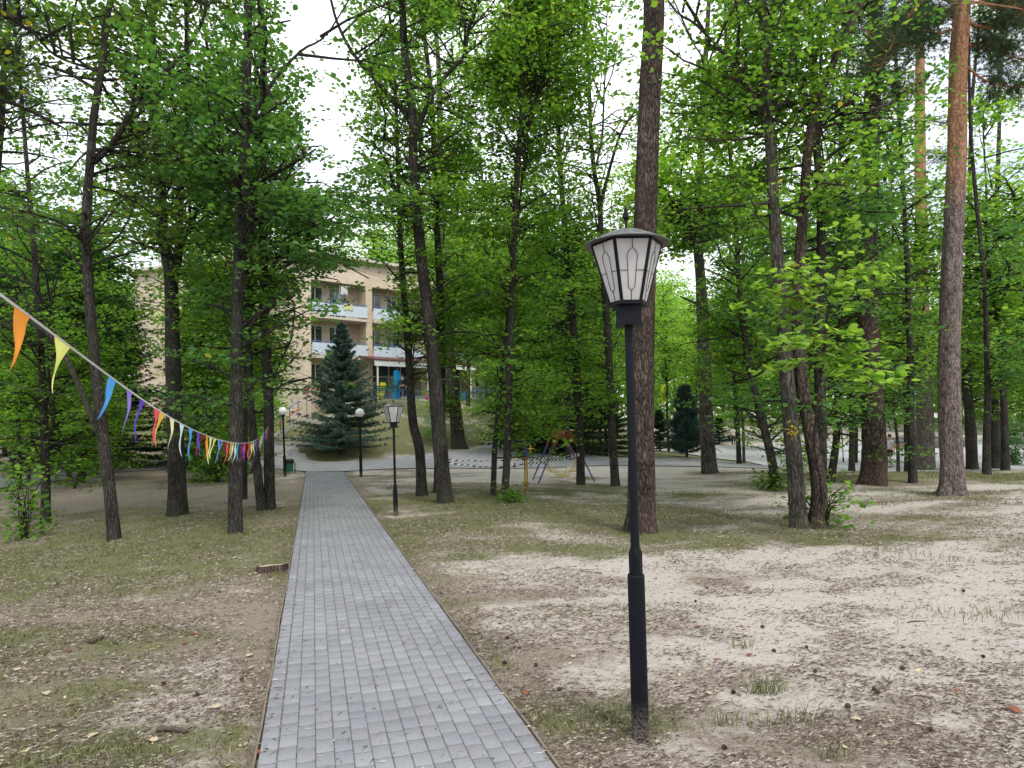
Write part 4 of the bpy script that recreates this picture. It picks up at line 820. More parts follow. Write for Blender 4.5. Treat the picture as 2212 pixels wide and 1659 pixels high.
# (view x, distance, kind, scale)
for t in [(1830, 24, 'mid', .85), (1950, 27, 'mid', .9), (1590, 28, 'mid', .75), (1120, 31, 'mid', .95), (1225, 29, 'dark', .9), (1010, 44, 'mid', 1.0), (1700, 30, 'mid', .9), (2160, 24, 'mid', .9), (2240, 34, 'dark', 1.0), (450, 26, 'mid', .85), (505, 38, 'bright', .55), (420, 33, 'bright', .62), (545, 30, 'mid', .62), (180, 24, 'dark', .85), (30, 26, 'dark', .9), (1180, 52, 'mid', 1.0), (1260, 47, 'bright', .9), (1330, 60, 'bright', 1.1), (1110, 60, 'mid', 1.15), (1400, 55, 'bright', 1.0), (1460, 72, 'bright', 1.1), (1500, 60, 'bright', .95), (1590, 58, 'mid', 1.0), (1650, 68, 'bright', 1.1), (1720, 60, 'mid', 1.0), (1780, 66, 'mid', 1.1), (1840, 68, 'bright', 1.0), (1900, 72, 'mid', 1.1), (1960, 70, 'bright', 1.0),
          (2030, 72, 'mid', 1.1), (2100, 68, 'bright', 1.0), (2160, 72, 'mid', 1.1), (2230, 66, 'mid', 1.0), (2300, 60, 'bright', 1.0), (1290, 34, 'mid', .72), (1600, 40, 'mid', .75), (1185, 36, 'mid', .7), 
          (-80, 30, 'dark', .9), (10, 36, 'mid', .9), (60, 28, 'dark', .72), (120, 42, 'mid', .9), (170, 36, 'dark', .8), (-150, 36, 'dark', 1.0), (-200, 26, 'mid', .9), (45, 22, 'mid', .62), (150, 25, 'dark', .55), 
          (1840, 40, 'mid', .8), (1760, 42, 'dark', .8), (2080, 34, 'mid', .7), (2230, 30, 'mid', .75), (1930, 32, 'dark', .66), (1370, 42, 'mid', .85), (1440, 46, 'bright', .8), (1110, 44, 'mid', .85), (1050, 56, 'bright', 1.0), (1010, 62, 'bright', 1.1), (960, 70, 'mid', 1.35), (890, 76, 'bright', 1.45), (810, 80, 'bright', 1.5), (740, 78, 'bright', 1.45), (680, 82, 'mid', 1.5),
          (610, 80, 'bright', 1.4), (520, 80, 'mid', 1.45), (430, 80, 'bright', 1.4), (340, 78, 'mid', 1.3), (2400, 50, 'mid', 1), (-300, 45, 'mid', 1.1), (-400, 36, 'bright', 1), (2350, 38, 'mid', .9),
          (1075, 33, 'under', .9), (1120, 30, 'under', .8), (1190, 31, 'under', .75), (1250, 32, 'underb', .8), 
          (1690, 52, 'underb', 1), (1600, 66, 'underb', 1.1), (1480, 62, 'under', 1.0), (1560, 70, 'under', 1.2), (1830, 70, 'underb', 1.1), (1920, 74, 'under', 1.1), (2010, 76, 'underb', 1.2), (2120, 76, 'under', 1.1), (2200, 70, 'underb', 1.1),
          (70, 24, 'underb', .7), (160, 22, 'under', .62), (420, 27, 'under', .7), (480, 27, 'underb', .6), (500, 36, 'under', .9), (550, 34, 'under', .8), (230, 24, 'under', .5), (-20, 28, 'underb', .9), (950, 34, 'under', .5), (540, 26, 'under', .5)]:
    dx, z, kd, s = t; x = at(dx, z)
    if x < -16 and z > 44 and kd != 'bg' and 250 < dx < 620: pass
    BGL.append(t); place_bg(kd, x, z, s, len(BGL))
# leaf mass of the far wood, an arc beyond the background trees
def far_wood():
    rg = np.random.RandomState(9); n = 56000; ang = rg.uniform(-1.25, 1.25, n); d = rg.uniform(92, 122, n); x = np.sin(ang)*d; y = np.cos(ang)*d; y = np.maximum(y, 20)
    zt = 12+6*fbm(ang*9+5, d*.0+2, 3)+2*vnoise(ang*60, d*.3); z = rg.uniform(0, 1, n)**.9*zt; zz = H(x, y)+z
    v, f = leaf_geo(np.stack([x, y, zz], -1), 1.0, rg, 1, .2); me = np_mesh('far_wood', v, f, 'leaf_mid'); tag(link('far_wood', me), 'dense far green wood closing the view', 'wood', kind='stuff')
far_wood()

# ---------------------------------------------------------------- building
def building():
    C0 = np.array([-14.9, 48.0]); dl = np.array([-math.sin(R_(72)), math.cos(R_(72))]); dr = np.array([math.sin(R_(49)), math.cos(R_(49))])
    nr = np.array([dr[1], -dr[0]])                     # outwards from the balcony front
    z0 = 2.6; zf = 4.2; zt = 15.1; LL = 15.9; LR = 25.6; e = empty('brick_building', (C0[0], C0[1], z0), 'tan brick three storey building with balconies behind the blue spruce', 'building')
    def L(p, z): return (p[0]-C0[0], p[1]-C0[1], z-z0)
    A = C0+dl*LL; B = C0+dr*LR; back = np.array([-.15, 1.0]); A2 = A+back*14; B2 = B-nr*14
    def wallbox(mb, a, b, za, zb, out, th=.3, mi=0):
        a = np.array(a); b = np.array(b); d = (b-a)/np.linalg.norm(b-a); n = np.array([d[1], -d[0]]); q = [a+n*out, b+n*out, b+n*(out-th), a+n*(out-th)]
        mb.add([L(p, za) for p in q]+[L(p, zb) for p in q], [(3, 2, 1, 0), (4, 5, 6, 7), (0, 1, 5, 4), (1, 2, 6, 5), (2, 3, 7, 6), (3, 0, 4, 7)], mi)
    # walls : end wall, then the recessed front with piers
    mb = MB(); wallbox(mb, A, C0, z0-3, zt-.6, 0); REC = 1.35
    mb.build('wall', 'brick', e, uv=True)
    mb = MB(); wallbox(mb, A2, A, z0-3, zt-.6, 0); mb.build('wall', 'brick', e, uv=True); mb = MB(); wallbox(mb, B, B2, z0-2, zt-.6, 0); mb.build('wall', 'brick', e, uv=True)
    bay = 5.0; nb = 5; pier = .55; fr = MB(); st = MB(); win = []
    floors = [zf, zf+2.9, zf+5.85, zf+8.85]; ztop = zt-.62
    def pt(l, o): return C0+dr*l+nr*o
    wf = MB()
    def facade_piece(l0, l1, za, zb, o=-REC, th=.25): wallbox(wf, pt(l0, 0), pt(l1, 0), za, zb, o, th)
    for b in range(nb):
        l0 = .55+b*bay; l1 = l0+bay-pier
        if b % 2 == 0: st = MB(); wallbox(st, pt(l1, 0), pt(l1+pier, 0), z0-2, ztop, -.02, 1.6); st.build('rendered_pier', 'stucco', e)
        else: wallbox(wf, pt(l1, 0), pt(l1+pier, 0), z0-2, ztop, -.02, 1.6)
        for fi in range(3):
            za = floors[fi]; zb = floors[fi+1] if fi < 2 else ztop
            if fi == 0 and b in (1, 2):                     # entrance glazing
                facade_piece(l0, l1, zb-.3, zb); hole = [(l0, l1, za, zb-.3)]; win.append((l0+.02, l1-.02, za, zb-.32, 'door', 4)); continue
            w0, w1 = l0+.35, l0+1.55; d0, d1 = l0+2.05, l0+3.55
            if fi == 0: d0, d1 = l0+2.1, l0+3.5
            sill = za+.95; head = za+2.45; ds = za+.08 if fi else sill
            facade_piece(l0, w0, za, zb); facade_piece(w1, d0, za, zb); facade_piece(d1, l1, za, zb); facade_piece(w0, w1, za, sill); facade_piece(w0, w1, head, zb); facade_piece(d0, d1, head, zb)
            if ds > za+.1: facade_piece(d0, d1, za, ds)
            win.append((w0, w1, sill, head, 'window', 2)); win.append((d0, d1, ds, head, 'balcony_door' if fi else 'window', 3))
    wallbox(wf, pt(0, 0), pt(.55, 0), z0-3, ztop, 0, 1.6)
    facade_piece(0, LR, z0-2, zf)
    wallbox(wf, pt(0, 0), pt(LR, 0), zf+8.5, ztop, -.05, .3)
    wf.build('front_wall', 'brick', e, uv=True)
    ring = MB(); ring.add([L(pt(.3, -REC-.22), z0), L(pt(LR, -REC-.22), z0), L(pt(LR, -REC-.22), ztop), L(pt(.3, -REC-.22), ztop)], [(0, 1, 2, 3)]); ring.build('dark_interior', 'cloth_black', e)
    for (a, b, za, zb, nm, nd) in win:
        f_ = MB(); t = .06
        def bar(x0, x1, y0, y1): wallbox(f_, pt(x0, 0), pt(x1, 0), y0, y1, -REC-.05, .08)
        bar(a, b, zb-t, zb); bar(a, b, za, za+t); bar(a, a+t, za+t, zb-t); bar(b-t, b, za+t, zb-t)
        for k in range(1, nd): x = a+(b-a)*k/nd; bar(x-.035, x+.035, za+t, zb-t)
        if nm == 'door': bar(a+t, b-t, za+(zb-za)*.62, za+(zb-za)*.62+.06)
        wo_ = f_.build(nm, 'frame', e); g_ = MB(); wallbox(g_, pt(a+.02, 0), pt(b-.02, 0), za+.02, zb-.02, -REC-.09, .02); g_.build('pane', 'glass', wo_)
        if rnd.random() < .55 and nm != 'door': cu = MB(); wallbox(cu, pt(a+.06, 0), pt(a+(b-a)*rnd.uniform(.35, .6), 0), za+.06, zb-.06, -REC-.125, .02); cu.build('curtain', 'white', wo_)
    for b in range(nb):
        l0 = .55+b*bay; l1 = l0+bay-pier
        for fi in (1, 2):
            za = floors[fi]; s_ = MB(); wallbox(s_, pt(l0-.02, 0), pt(l1+.02, 0), za-.18, za, .25, 1.9); so_ = s_.build('balcony', 'slab', e)
            p_ = MB(); n = 40
            for k in range(n):
                u0_ = l0+(l1-l0)*k/n; u1_ = l0+(l1-l0)*(k+1)/n; wallbox(p_, pt(u0_, 0), pt(u1_, 0), za+.12, za+.95, .20+(.022 if k % 2 else 0), .03)
            p_.build('panel', 'blue_panel', so_); r_ = MB(); wallbox(r_, pt(l0, 0), pt(l1, 0), za+1.04, za+1.09, .22, .05)
            for k in range(5): u = l0+.02+(l1-l0-.06)*k/4; wallbox(r_, pt(u, 0), pt(u+.03, 0), za, za+1.04, .165, .03)
            r_.build('handrail', 'railblue', so_)
    # canopy over the entrance, steps
    c_ = MB(); a, b = pt(4.3, 2.6), pt(13.6, 2.6); a2, b2 = pt(4.3, 0), pt(13.6, 0)
    c_.add([L(a, zf+2.5), L(b, zf+2.5), L(b2, zf+3.0), L(a2, zf+3.0), L(a, zf+2.6), L(b, zf+2.6), L(b2, zf+3.1), L(a2, zf+3.1)], [(3, 2, 1, 0), (4, 5, 6, 7), (0, 1, 5, 4), (1, 2, 6, 5), (2, 3, 7, 6), (3, 0, 4, 7)]); c_.build('canopy', 'maroon', e)
    c_ = MB(); wallbox(c_, pt(4.3, 0), pt(13.6, 0), zf+2.1, zf+2.495, 2.55, .08); c_.build('canopy_fascia', 'white', e)
    c_ = MB(); [c_.tube([L(pt(u, 2.4), zf-2), L(pt(u, 2.4), zf+2.1)], .06, 8) for u in (4.6, 9.0, 13.2)]; c_.build('canopy_posts', 'white', e)
    c_ = MB()
    for k in range(7): wallbox(c_, pt(7.0, 0), pt(12.0, 0), z0-.6, zf-.02-k*.15, 1.2+.34*(k+1)-0.0, .34 if k else 2.5)
    c_.build('entrance_steps', 'concrete', e)
    # roof : eaves and hipped planes
    r_ = MB(); ov = .5; cA = A-dl*-ov; poly = [A+dl*ov+np.array([0, -ov]), C0+np.array([0, -ov*1.3]), B+nr*ov+dr*ov, B2+dr*ov, A2+dl*ov]; cen = [A+np.array([2.5, 8]), C0+np.array([2.0, 9.0]), B-nr*7-dr*5]
    zs = zt-.6; vs = [L(p, zs) for p in poly]+[L(p, zs+.22) for p in poly]; r_.add(vs, [(4, 3, 2, 1, 0)]+[(i, (i+1) % 5, 5+(i+1) % 5, 5+i) for i in range(5)], 1)
    vs = [L(p, zs+.222) for p in poly]+[L(q, zs+1.9) for q in cen]; r_.add(vs, [(0, 1, 6, 5), (1, 2, 7, 6), (2, 3, 7), (3, 4, 5, 6, 7), (4, 0, 5)], 0); r_.build('roof', ['roof', 'slab'], e)
    # laundry and a towel on the balcony
    return C0, dl, dr, nr, zf, z0
BC0, BDL, BDR, BNR, BZF, BZ0 = building()
def bpt(l, o, z): p = BC0+BDR*l+BNR*o; return Vector((p[0], p[1], z))
mb = MB(); a = bpt(3.0, .3, BZF+7.9)
def cloth_sheet(name, p0, dirv, w_, h_, mat, label, cat, wav=.04, fold=3):
    mb = MB(); n, m = 10, 8; e = None
    for i in range(n+1):
        for j in range(m+1):
            u, v = i/n, j/m; q = Vector(dirv)*(w_*u); off = Vector((-dirv[1], dirv[0], 0))*wav*math.sin(u*fold*6.28+v*2)*v; mb.v.append(tuple(q+off+Vector((0, 0, -h_*v*(1+.06*math.sin(u*9))))))
    mb.f = [(i*(m+1)+j, (i+1)*(m+1)+j, (i+1)*(m+1)+j+1, i*(m+1)+j+1) for i in range(n) for j in range(m)]; mb.m = [0]*len(mb.f); return tag(mb.build(name, mat, smooth=True, loc=tuple(p0)), label, cat)
DR3 = (BDR[0], BDR[1], 0)
cloth_sheet('towel', bpt(3.0, .27, BZF+6.9), DR3, .8, .45, 'c_cream', 'cream towel hung over the top balcony rail', 'towel')
cloth_sheet('laundry', bpt(2.7, .45, BZF+8.15), DR3, .55, .6, 'c_white', 'white laundry drying above the top balcony rail', 'laundry')
mb = MB(); mb.tube([bpt(2.6, .25, BZF+6.9)-bpt(2.6, .25, BZF+6.9), bpt(2.6, .47, BZF+8.2)-bpt(2.6, .25, BZF+6.9)], .012, 5); mb.tube([bpt(2.6, .47, BZF+8.17)-bpt(2.6, .25, BZF+6.9), bpt(3.8, .47, BZF+8.17)-bpt(2.6, .25, BZF+6.9)], .012, 5); tag(mb.build('drying_rack', 'white', loc=bpt(2.6, .25, BZF+6.9)), 'thin drying rack fixed outside the top balcony rail', 'rack')

# ---------------------------------------------------------------- lamps
def lantern(label, dx, dy, heads, z=None, lean=(0, 0), br=.228, ph=0, peak=False, hexo=0, group='black lantern lamp posts'):
    """heads: sleeve_top, fin_top, box_bottom, box_top, glass_top, roof_top, finial_top"""
    g = G(dx, dy); e = empty('lantern_lamp', g, label, 'street lamp', group); st, ft, bb, bt, gt, rtp, fn = heads
    e.rotation_euler = (lean[1], lean[0], ph); q = MB(); q.lathe([(.046, -.1), (.046, st-.01), (.043, st)], n=20); q.build('base_sleeve', 'pole', e, smooth=False)
    q = MB(); q.lathe([(.0245, st), (.0235, bb)], n=16); q.build('pole', 'pole', e)
    q = MB()
    for k in range(3):
        a = k*2.094+.5; c, s = math.cos(a), math.sin(a); t = .004; w_ = .040
        vs = [(c*.02-s*y, s*.02+c*y, z_) for y in (-t, t) for z_ in (st, ft)]+[(c*w_-s*y, s*w_+c*y, z_) for y in (-t, t) for z_ in (st, ft-.05)]
        q.add(vs, [(0, 1, 5, 4), (2, 6, 7, 3), (1, 3, 7, 5), (4, 5, 7, 6), (0, 4, 6, 2)])
    q.lathe([(.030, st), (.030, (st+ft)/2), (.026, ft-.02)], n=12); q.build('bracket', 'pole', e)
    q = MB(); q.box((0, 0, (bb+bt)/2), (.138, .138, bt-bb)); q.box((0, 0, bb+.004), (.146, .146, .008)); q.box((0, 0, bt-.004), (.142, .142, .008)); q.build('control_box', 'black', e)
    rb, rt_ = .104, .196; z0, z1 = bt+.018, gt; off = hexo-ph
    def hx(r, z): return [Vector((r*math.cos(off+k*math.pi/3), r*math.sin(off+k*math.pi/3), z)) for k in range(6)]
    q = MB(); q.lathe([(rb+.012, bt), (rb+.014, bt+.02)], n=6, ph=off); q.build('base_plate', 'black', e)
    b0, b1 = hx(rb, z0), hx(rt_, z1)
    for k in range(6):
        k2 = (k+1) % 6; a, b, c, d = b0[k], b0[k2], b1[k2], b1[k]; n = (b-a).cross(d-a).normalized(); ins = n*-.004; q = MB()
        q.add([a, b, c, d, a+ins, b+ins, c+ins, d+ins], [(0, 1, 2, 3), (7, 6, 5, 4), (0, 4, 5, 1), (1, 5, 6, 2), (2, 6, 7, 3), (3, 7, 4, 0)]); po = q.build('glass_panel', 'milk', e)
        def pp(u, v): lo = a*(1-u)+b*u; hi = d*(1-u)+c*u; return lo*(1-v)+hi*v+n*.0025
        tr_ = MB(); loop = [(.5, .845), (.40, .80), (.33, .73), (.35, .50), (.36, .22), (.5, .165), (.64, .22), (.65, .50), (.67, .73), (.60, .80), (.5, .845)]
        for i in range(10): tr_.tube([pp(*loop[i]), pp(*loop[i+1])], .0016, 5)
        for p1_, p2_ in (((.5, .845), (.5, 1)), ((.5, 0), (.5, .165)), ((0, .49), (.35, .49)), ((.65, .49), (1, .49))): tr_.tube([pp(*p1_), pp(*p2_)], .0016, 5)
        tr_.build('tracery', 'black', po)
    q = MB()
    for k in range(6):
        rr_ = b0[k].copy(); tv_ = b1[k].copy(); o = Vector((rr_.x, rr_.y, 0)).normalized(); s = Vector((-o.y, o.x, 0))*.0085; a, b = rr_+o*.003, tv_+o*.003
        q.add([a-s, a+s, b+s, b-s, a-s-o*.008, a+s-o*.008, b+s-o*.008, b-s-o*.008], [(0, 1, 2, 3), (7, 6, 5, 4), (0, 4, 5, 1), (1, 5, 6, 2), (2, 6, 7, 3), (3, 7, 4, 0)])
        k2 = (k+1) % 6; q.tube([b1[k], b1[k2]], .005, 5); q.tube([b0[k], b0[k2]], .005, 5)
    q.build('frame', 'black', e)
    q = MB()
    if peak: q.lathe([(br*.90, gt+.0), (br, gt+.004), (br, gt+.014), (.06, rtp-.01), (.015, rtp)], n=6, ph=off)
    else: q.lathe([(br*.84, gt+.006), (br*.97, gt+.001), (br, gt+.001), (br+.001, gt+.004), (br*.98, gt+.008), (br*.80, gt+.028), (br*.72, gt+.036), (br*.69, gt+.042), (br*.35, rtp-.014), (.03, rtp-.002), (.008, rtp)], n=40)
    q.build('roof', 'roof_metal', e, smooth=not peak)
    q = MB(); q.lathe([(.0075, rtp-.01), (.0085, rtp+(fn-rtp)*.36), (.012, rtp+(fn-rtp)*.37), (.024, rtp+(fn-rtp)*.46), (.011, rtp+(fn-rtp)*.76), (.001, fn)], n=4, ph=.6); q.build('finial', 'black', e)
    return e
lantern('nearest tall black lantern lamp right of the paved path', 1384, 1601, (.88, 1.04, 2.235, 2.345, 2.688, 2.780, 2.925), lean=(.005, 0), br=.236, ph=R_(-9), hexo=R_(1))
lantern('smaller black lantern lamp beside the far half of the path', 855, 1114, (.50, .62, 1.71, 1.80, 2.12, 2.20, 2.275), br=.205, ph=R_(12), hexo=R_(10), peak=True, lean=(-.012, 0))
def globe_lamp(label, dx, dy, h, lean=0):
    g = G(dx, dy); e = empty('globe_lamp', g, label, 'street lamp', 'black lamp posts with a white globe'); e.rotation_euler = (0, lean, 0)
    q = MB(); q.lathe([(.055, -.1), (.055, .74), (.04, .77)], n=14); q.build('base_sleeve', 'pole', e); q = MB(); q.lathe([(.036, .76), (.034, h-.19)], n=12); q.build('pole', 'pole', e)
    q = MB(); q.lathe([(.04, h-.22), (.075, h-.19), (.08, h-.15), (.06, h-.13)], n=14); q.build('collar', 'black', e)
    q = MB(); R = .158; q.lathe([(max(.002, R*math.sin(math.pi*k/18)), h-R*math.cos(math.pi*k/18)) for k in range(19)], n=28); q.build('globe', 'globe', e, smooth=True)
globe_lamp('white globe lamp right of the path end, before the blue spruce', 780, 1031, 2.27, -.012)
globe_lamp('white globe lamp left of the path end, beside the green bin', 616, 1029, 2.40, -.035)
for lab, dx, dy, h in (('thin lamp post far right beyond the bent trunk', 1822, 1000, 1.1),): 
    g = G(dx, dy); q = MB(); q.lathe([(.05, 0), (.05, .3), (.03, .32), (.03, 2.2), (.05, 2.2), (.05, 2.25)], n=8); tag(q.build('bollard', 'black', loc=tuple(g)), 'thin black post at the edge of the plaza', 'post')

# ---------------------------------------------------------------- bin, stump, swing, posts, tape
def bin_():
    g = G(625, 1023); e = empty('litter_bin', g, 'green metal litter bin lined with a black bag by the left globe lamp', 'litter bin', rz=.1); q = MB(); q.lathe([(.13, .07), (.165, .46), (.165, .48)], n=16); q.build('bucket', 'green', e)
    q = MB(); q.lathe([(.170, .39), (.176, .47), (.172, .52), (.15, .545), (.14, .50)], n=16); q.build('bag', 'bag', e, smooth=True)
    for s in (-1, 1): q = MB(); q.tube([(s*.21, -.06, 0), (s*.21, -.03, .40), (s*.20, 0, .42), (s*.16, 0, .40)], .011, 6); q.tube([(s*.21, .06, 0), (s*.21, .03, .40)], .011, 6); q.build('leg', 'green', e)
bin_()
g = G(585, 1232); e = empty('tree_stump', g, 'low weathered tree stump at the left side of the path', 'stump'); q = MB(); n = 26; rs = [.165*(1+.13*math.sin(3*k*.2417+1)+.07*math.sin(k*1.7)) for k in range(n)]
vs = [(r*(1.2 if z < .01 else 1)*math.cos(2*math.pi*k/n), r*(1.15 if z < .01 else 1)*math.sin(2*math.pi*k/n), z+(.02*math.cos(k*.25+1) if z > .05 else 0)) for z in (-.05, .065) for k, r in enumerate(rs)]
q.add(vs, [(k, (k+1) % n, n+(k+1) % n, n+k) for k in range(n)]); q.build('bark', 'bark_brown', e); q = MB(); q.add([(x*.97, y*.97, z-.004) for x, y, z in vs[n:]], [tuple(range(n))]); q.build('cut_top', 'cut_wood', e)
def swing():
    g = G(1224, 1043); e = empty('swing', g, 'small metal swing with red arched top and blue legs', 'swing'); W, Hh, Dp = .84, 1.52, 1.25; xk = -.02
    for s, nm in ((0, 'front'), (1, 'rear')):
        y = s*Dp; q = MB(); arc = [Vector((xk+.22*math.sin(a)*1.0, y, Hh-.22+.22*math.cos(a))) for a in np.linspace(-1.15, 1.15, 9)]
        dl_ = Vector((-W, y, 0)); dr_ = Vector((W, y, 0)); q.tube([arc[0]+(dl_-arc[0])*.24]+arc+[arc[-1]+(dr_-arc[-1])*.24], .019, 8); arc2 = [p+Vector((0, 0, -.11)) for p in arc[2:-2]]; q.tube(arc2, .010, 6); q.tube([arc[1]+Vector((-.04, 0, -.12)), arc[-2]+Vector((.04, 0, -.12))], .010, 6); q.build('arch', 'red', e)
        for dd, a in ((dl_, arc[0]), (dr_, arc[-1])): q = MB(); q.tube([a+(dd-a)*.24, dd], .022, 8); q.build('leg', 'blue', e)
    q = MB(); q.tube([(xk, 0, Hh-.06), (xk, Dp, Hh-.06)], .026, 8); q.build('beam', 'red', e)
    y0, y1 = .35, .9
    for s in (-1, 1):
        q = MB()
        for y in (y0, y1): q.tube([(xk+s*.03, y, Hh-.08), (xk+s*.50, y, .55), (xk+s*.34, y, .30)], .008, 5)
        q.build('hanger', 'rust', e)
        q = MB()
        for y in (y0, y1):
            q.tube([(xk+s*.22, y, .30), (xk+s*.38, y, .30), (xk+s*.44, y, .36), (xk+s*.46, y, .62), (xk+s*.52, y, .66), (xk+s*.60, y, .62)], .013, 6); q.tube([(xk+s*.16, y, .18), (xk+s*.20, y, .40), (xk+s*.42, y, .42)], .013, 6)
        for xx, zz in ((.38, .30), (.46, .62), (.42, .42), (.22, .30), (.46, .52)): q.tube([(xk+s*xx, y0, zz), (xk+s*xx, y1, zz)], .011, 6)
        q.build('seat', 'cream_yellow', e)
    q = MB(); [q.tube([(xk-.2, y, .19), (xk+.2, y, .19)], .013, 6) for y in (y0, y1)]; [q.tube([(xk-.18, y, .27), (xk+.18, y, .27)], .010, 6) for y in (y0, y1)]; q.box((xk, (y0+y1)/2, .155), (.32, .5, .02)); q.build('footrest', 'cream_yellow', e)
    e.rotation_euler = (0, 0, R_(6))
swing()
g = G(1137, 1063); e = empty('playground_post', g, 'yellow and black striped playground post with blue top', 'post'); q = MB()
zz = 0.0; k = 0
q = MB(); q.tube([(0, 0, -.05), (0, 0, .86)], .042, 12); q.build('post', 'yellow', e)
q = MB(); [q.tube([Vector((.044*math.cos(.5+a), .044*math.sin(.5+a), a*.0+z0_)), Vector((.044*math.cos(.5+a), .044*math.sin(.5+a), z0_+.62))], .010, 5) for a in (3.6, 5.0) for z0_ in (.22,)]; q.build('stripe', 'cloth_black', e)
q = MB(); q.tube([(0, 0, .862), (0, 0, 1.10)], .044, 12); q.build('cap', 'blue', e); q = MB(); q.lathe([(.09, .215), (.09, .235)], n=16); q.lathe([(.055, .0), (.055, .08), (.05, .2)], n=12); q.lathe([(.058, .80), (.075, .82), (.06, .85)], n=12); q.build('flange', 'rust', e)
for dx, dy, h in ((1112, 1012, .42), (1147, 1010, .85)):
    g = G(dx, dy); e = empty('small_post', g, 'short black and yellow post beside the road, '+('lower of two' if h < .5 else 'taller of two'), 'post'); q = MB(); q.tube([(0, 0, 0), (0, 0, h*.5)], .02, 8); q.build('lower_pole', 'cloth_black', e); q = MB(); q.tube([(0, 0, h*.5), (0, 0, h)], .02, 8); q.tube([(-.12, 0, h*.85), (.12, 0, h*.85)], .015, 6); q.build('upper_pole', 'yellow', e)
def tape(label, pts, wdt, sag, grp):
    """striped plastic tape between points"""
    base = pts[0]; mb = MB(); k = 0; stripe = .085
    for a, b in zip(pts[:-1], pts[1:]):
        a = Vector(a); b = Vector(b); Ln = (b-a).length; n = int(Ln/stripe); 
        for i in range(n):
            ps = []
            for j in (i, i+1):
                t = j/n; tw = .35*math.sin(t*5+k); c = a.lerp(b, t)+Vector((0, 0, -sag*4*t*(1-t)*Ln/4+.012*math.sin(t*17))); u = Vector((0, math.sin(tw), math.cos(tw)))*wdt/2; ps.append((c-u, c+u))
            d = (b-a).normalized()*.03; mb.add([Vector(ps[0][0])-base-d, Vector(ps[1][0])-base-d, Vector(ps[1][1])-base+d, Vector(ps[0][1])-base+d], [(0, 1, 2, 3)], i % 2)
        k += 1
    o = mb.build('barrier_tape', ['ribbon_tape', 'cloth_black'], loc=tuple(base)); return tag(o, label, 'tape', grp)
def PZ(dx, dy, z): return Vector(P(dx, dy, z))
tape('upper black and white barrier tape strung between trees and the swing', [PZ(962, 993, 15.8), PZ(1075, 995, 16.6), PZ(1136, 993, 16.9), PZ(1258, 979, 19.0)], .024, .035, None)
tape('lower black and white barrier tape sagging over the road edge', [PZ(960, 998, 15.8), PZ(1072, 1010, 16.6), PZ(1136, 1002, 16.9), PZ(1258, 982, 19.0)], .032, .06, None)

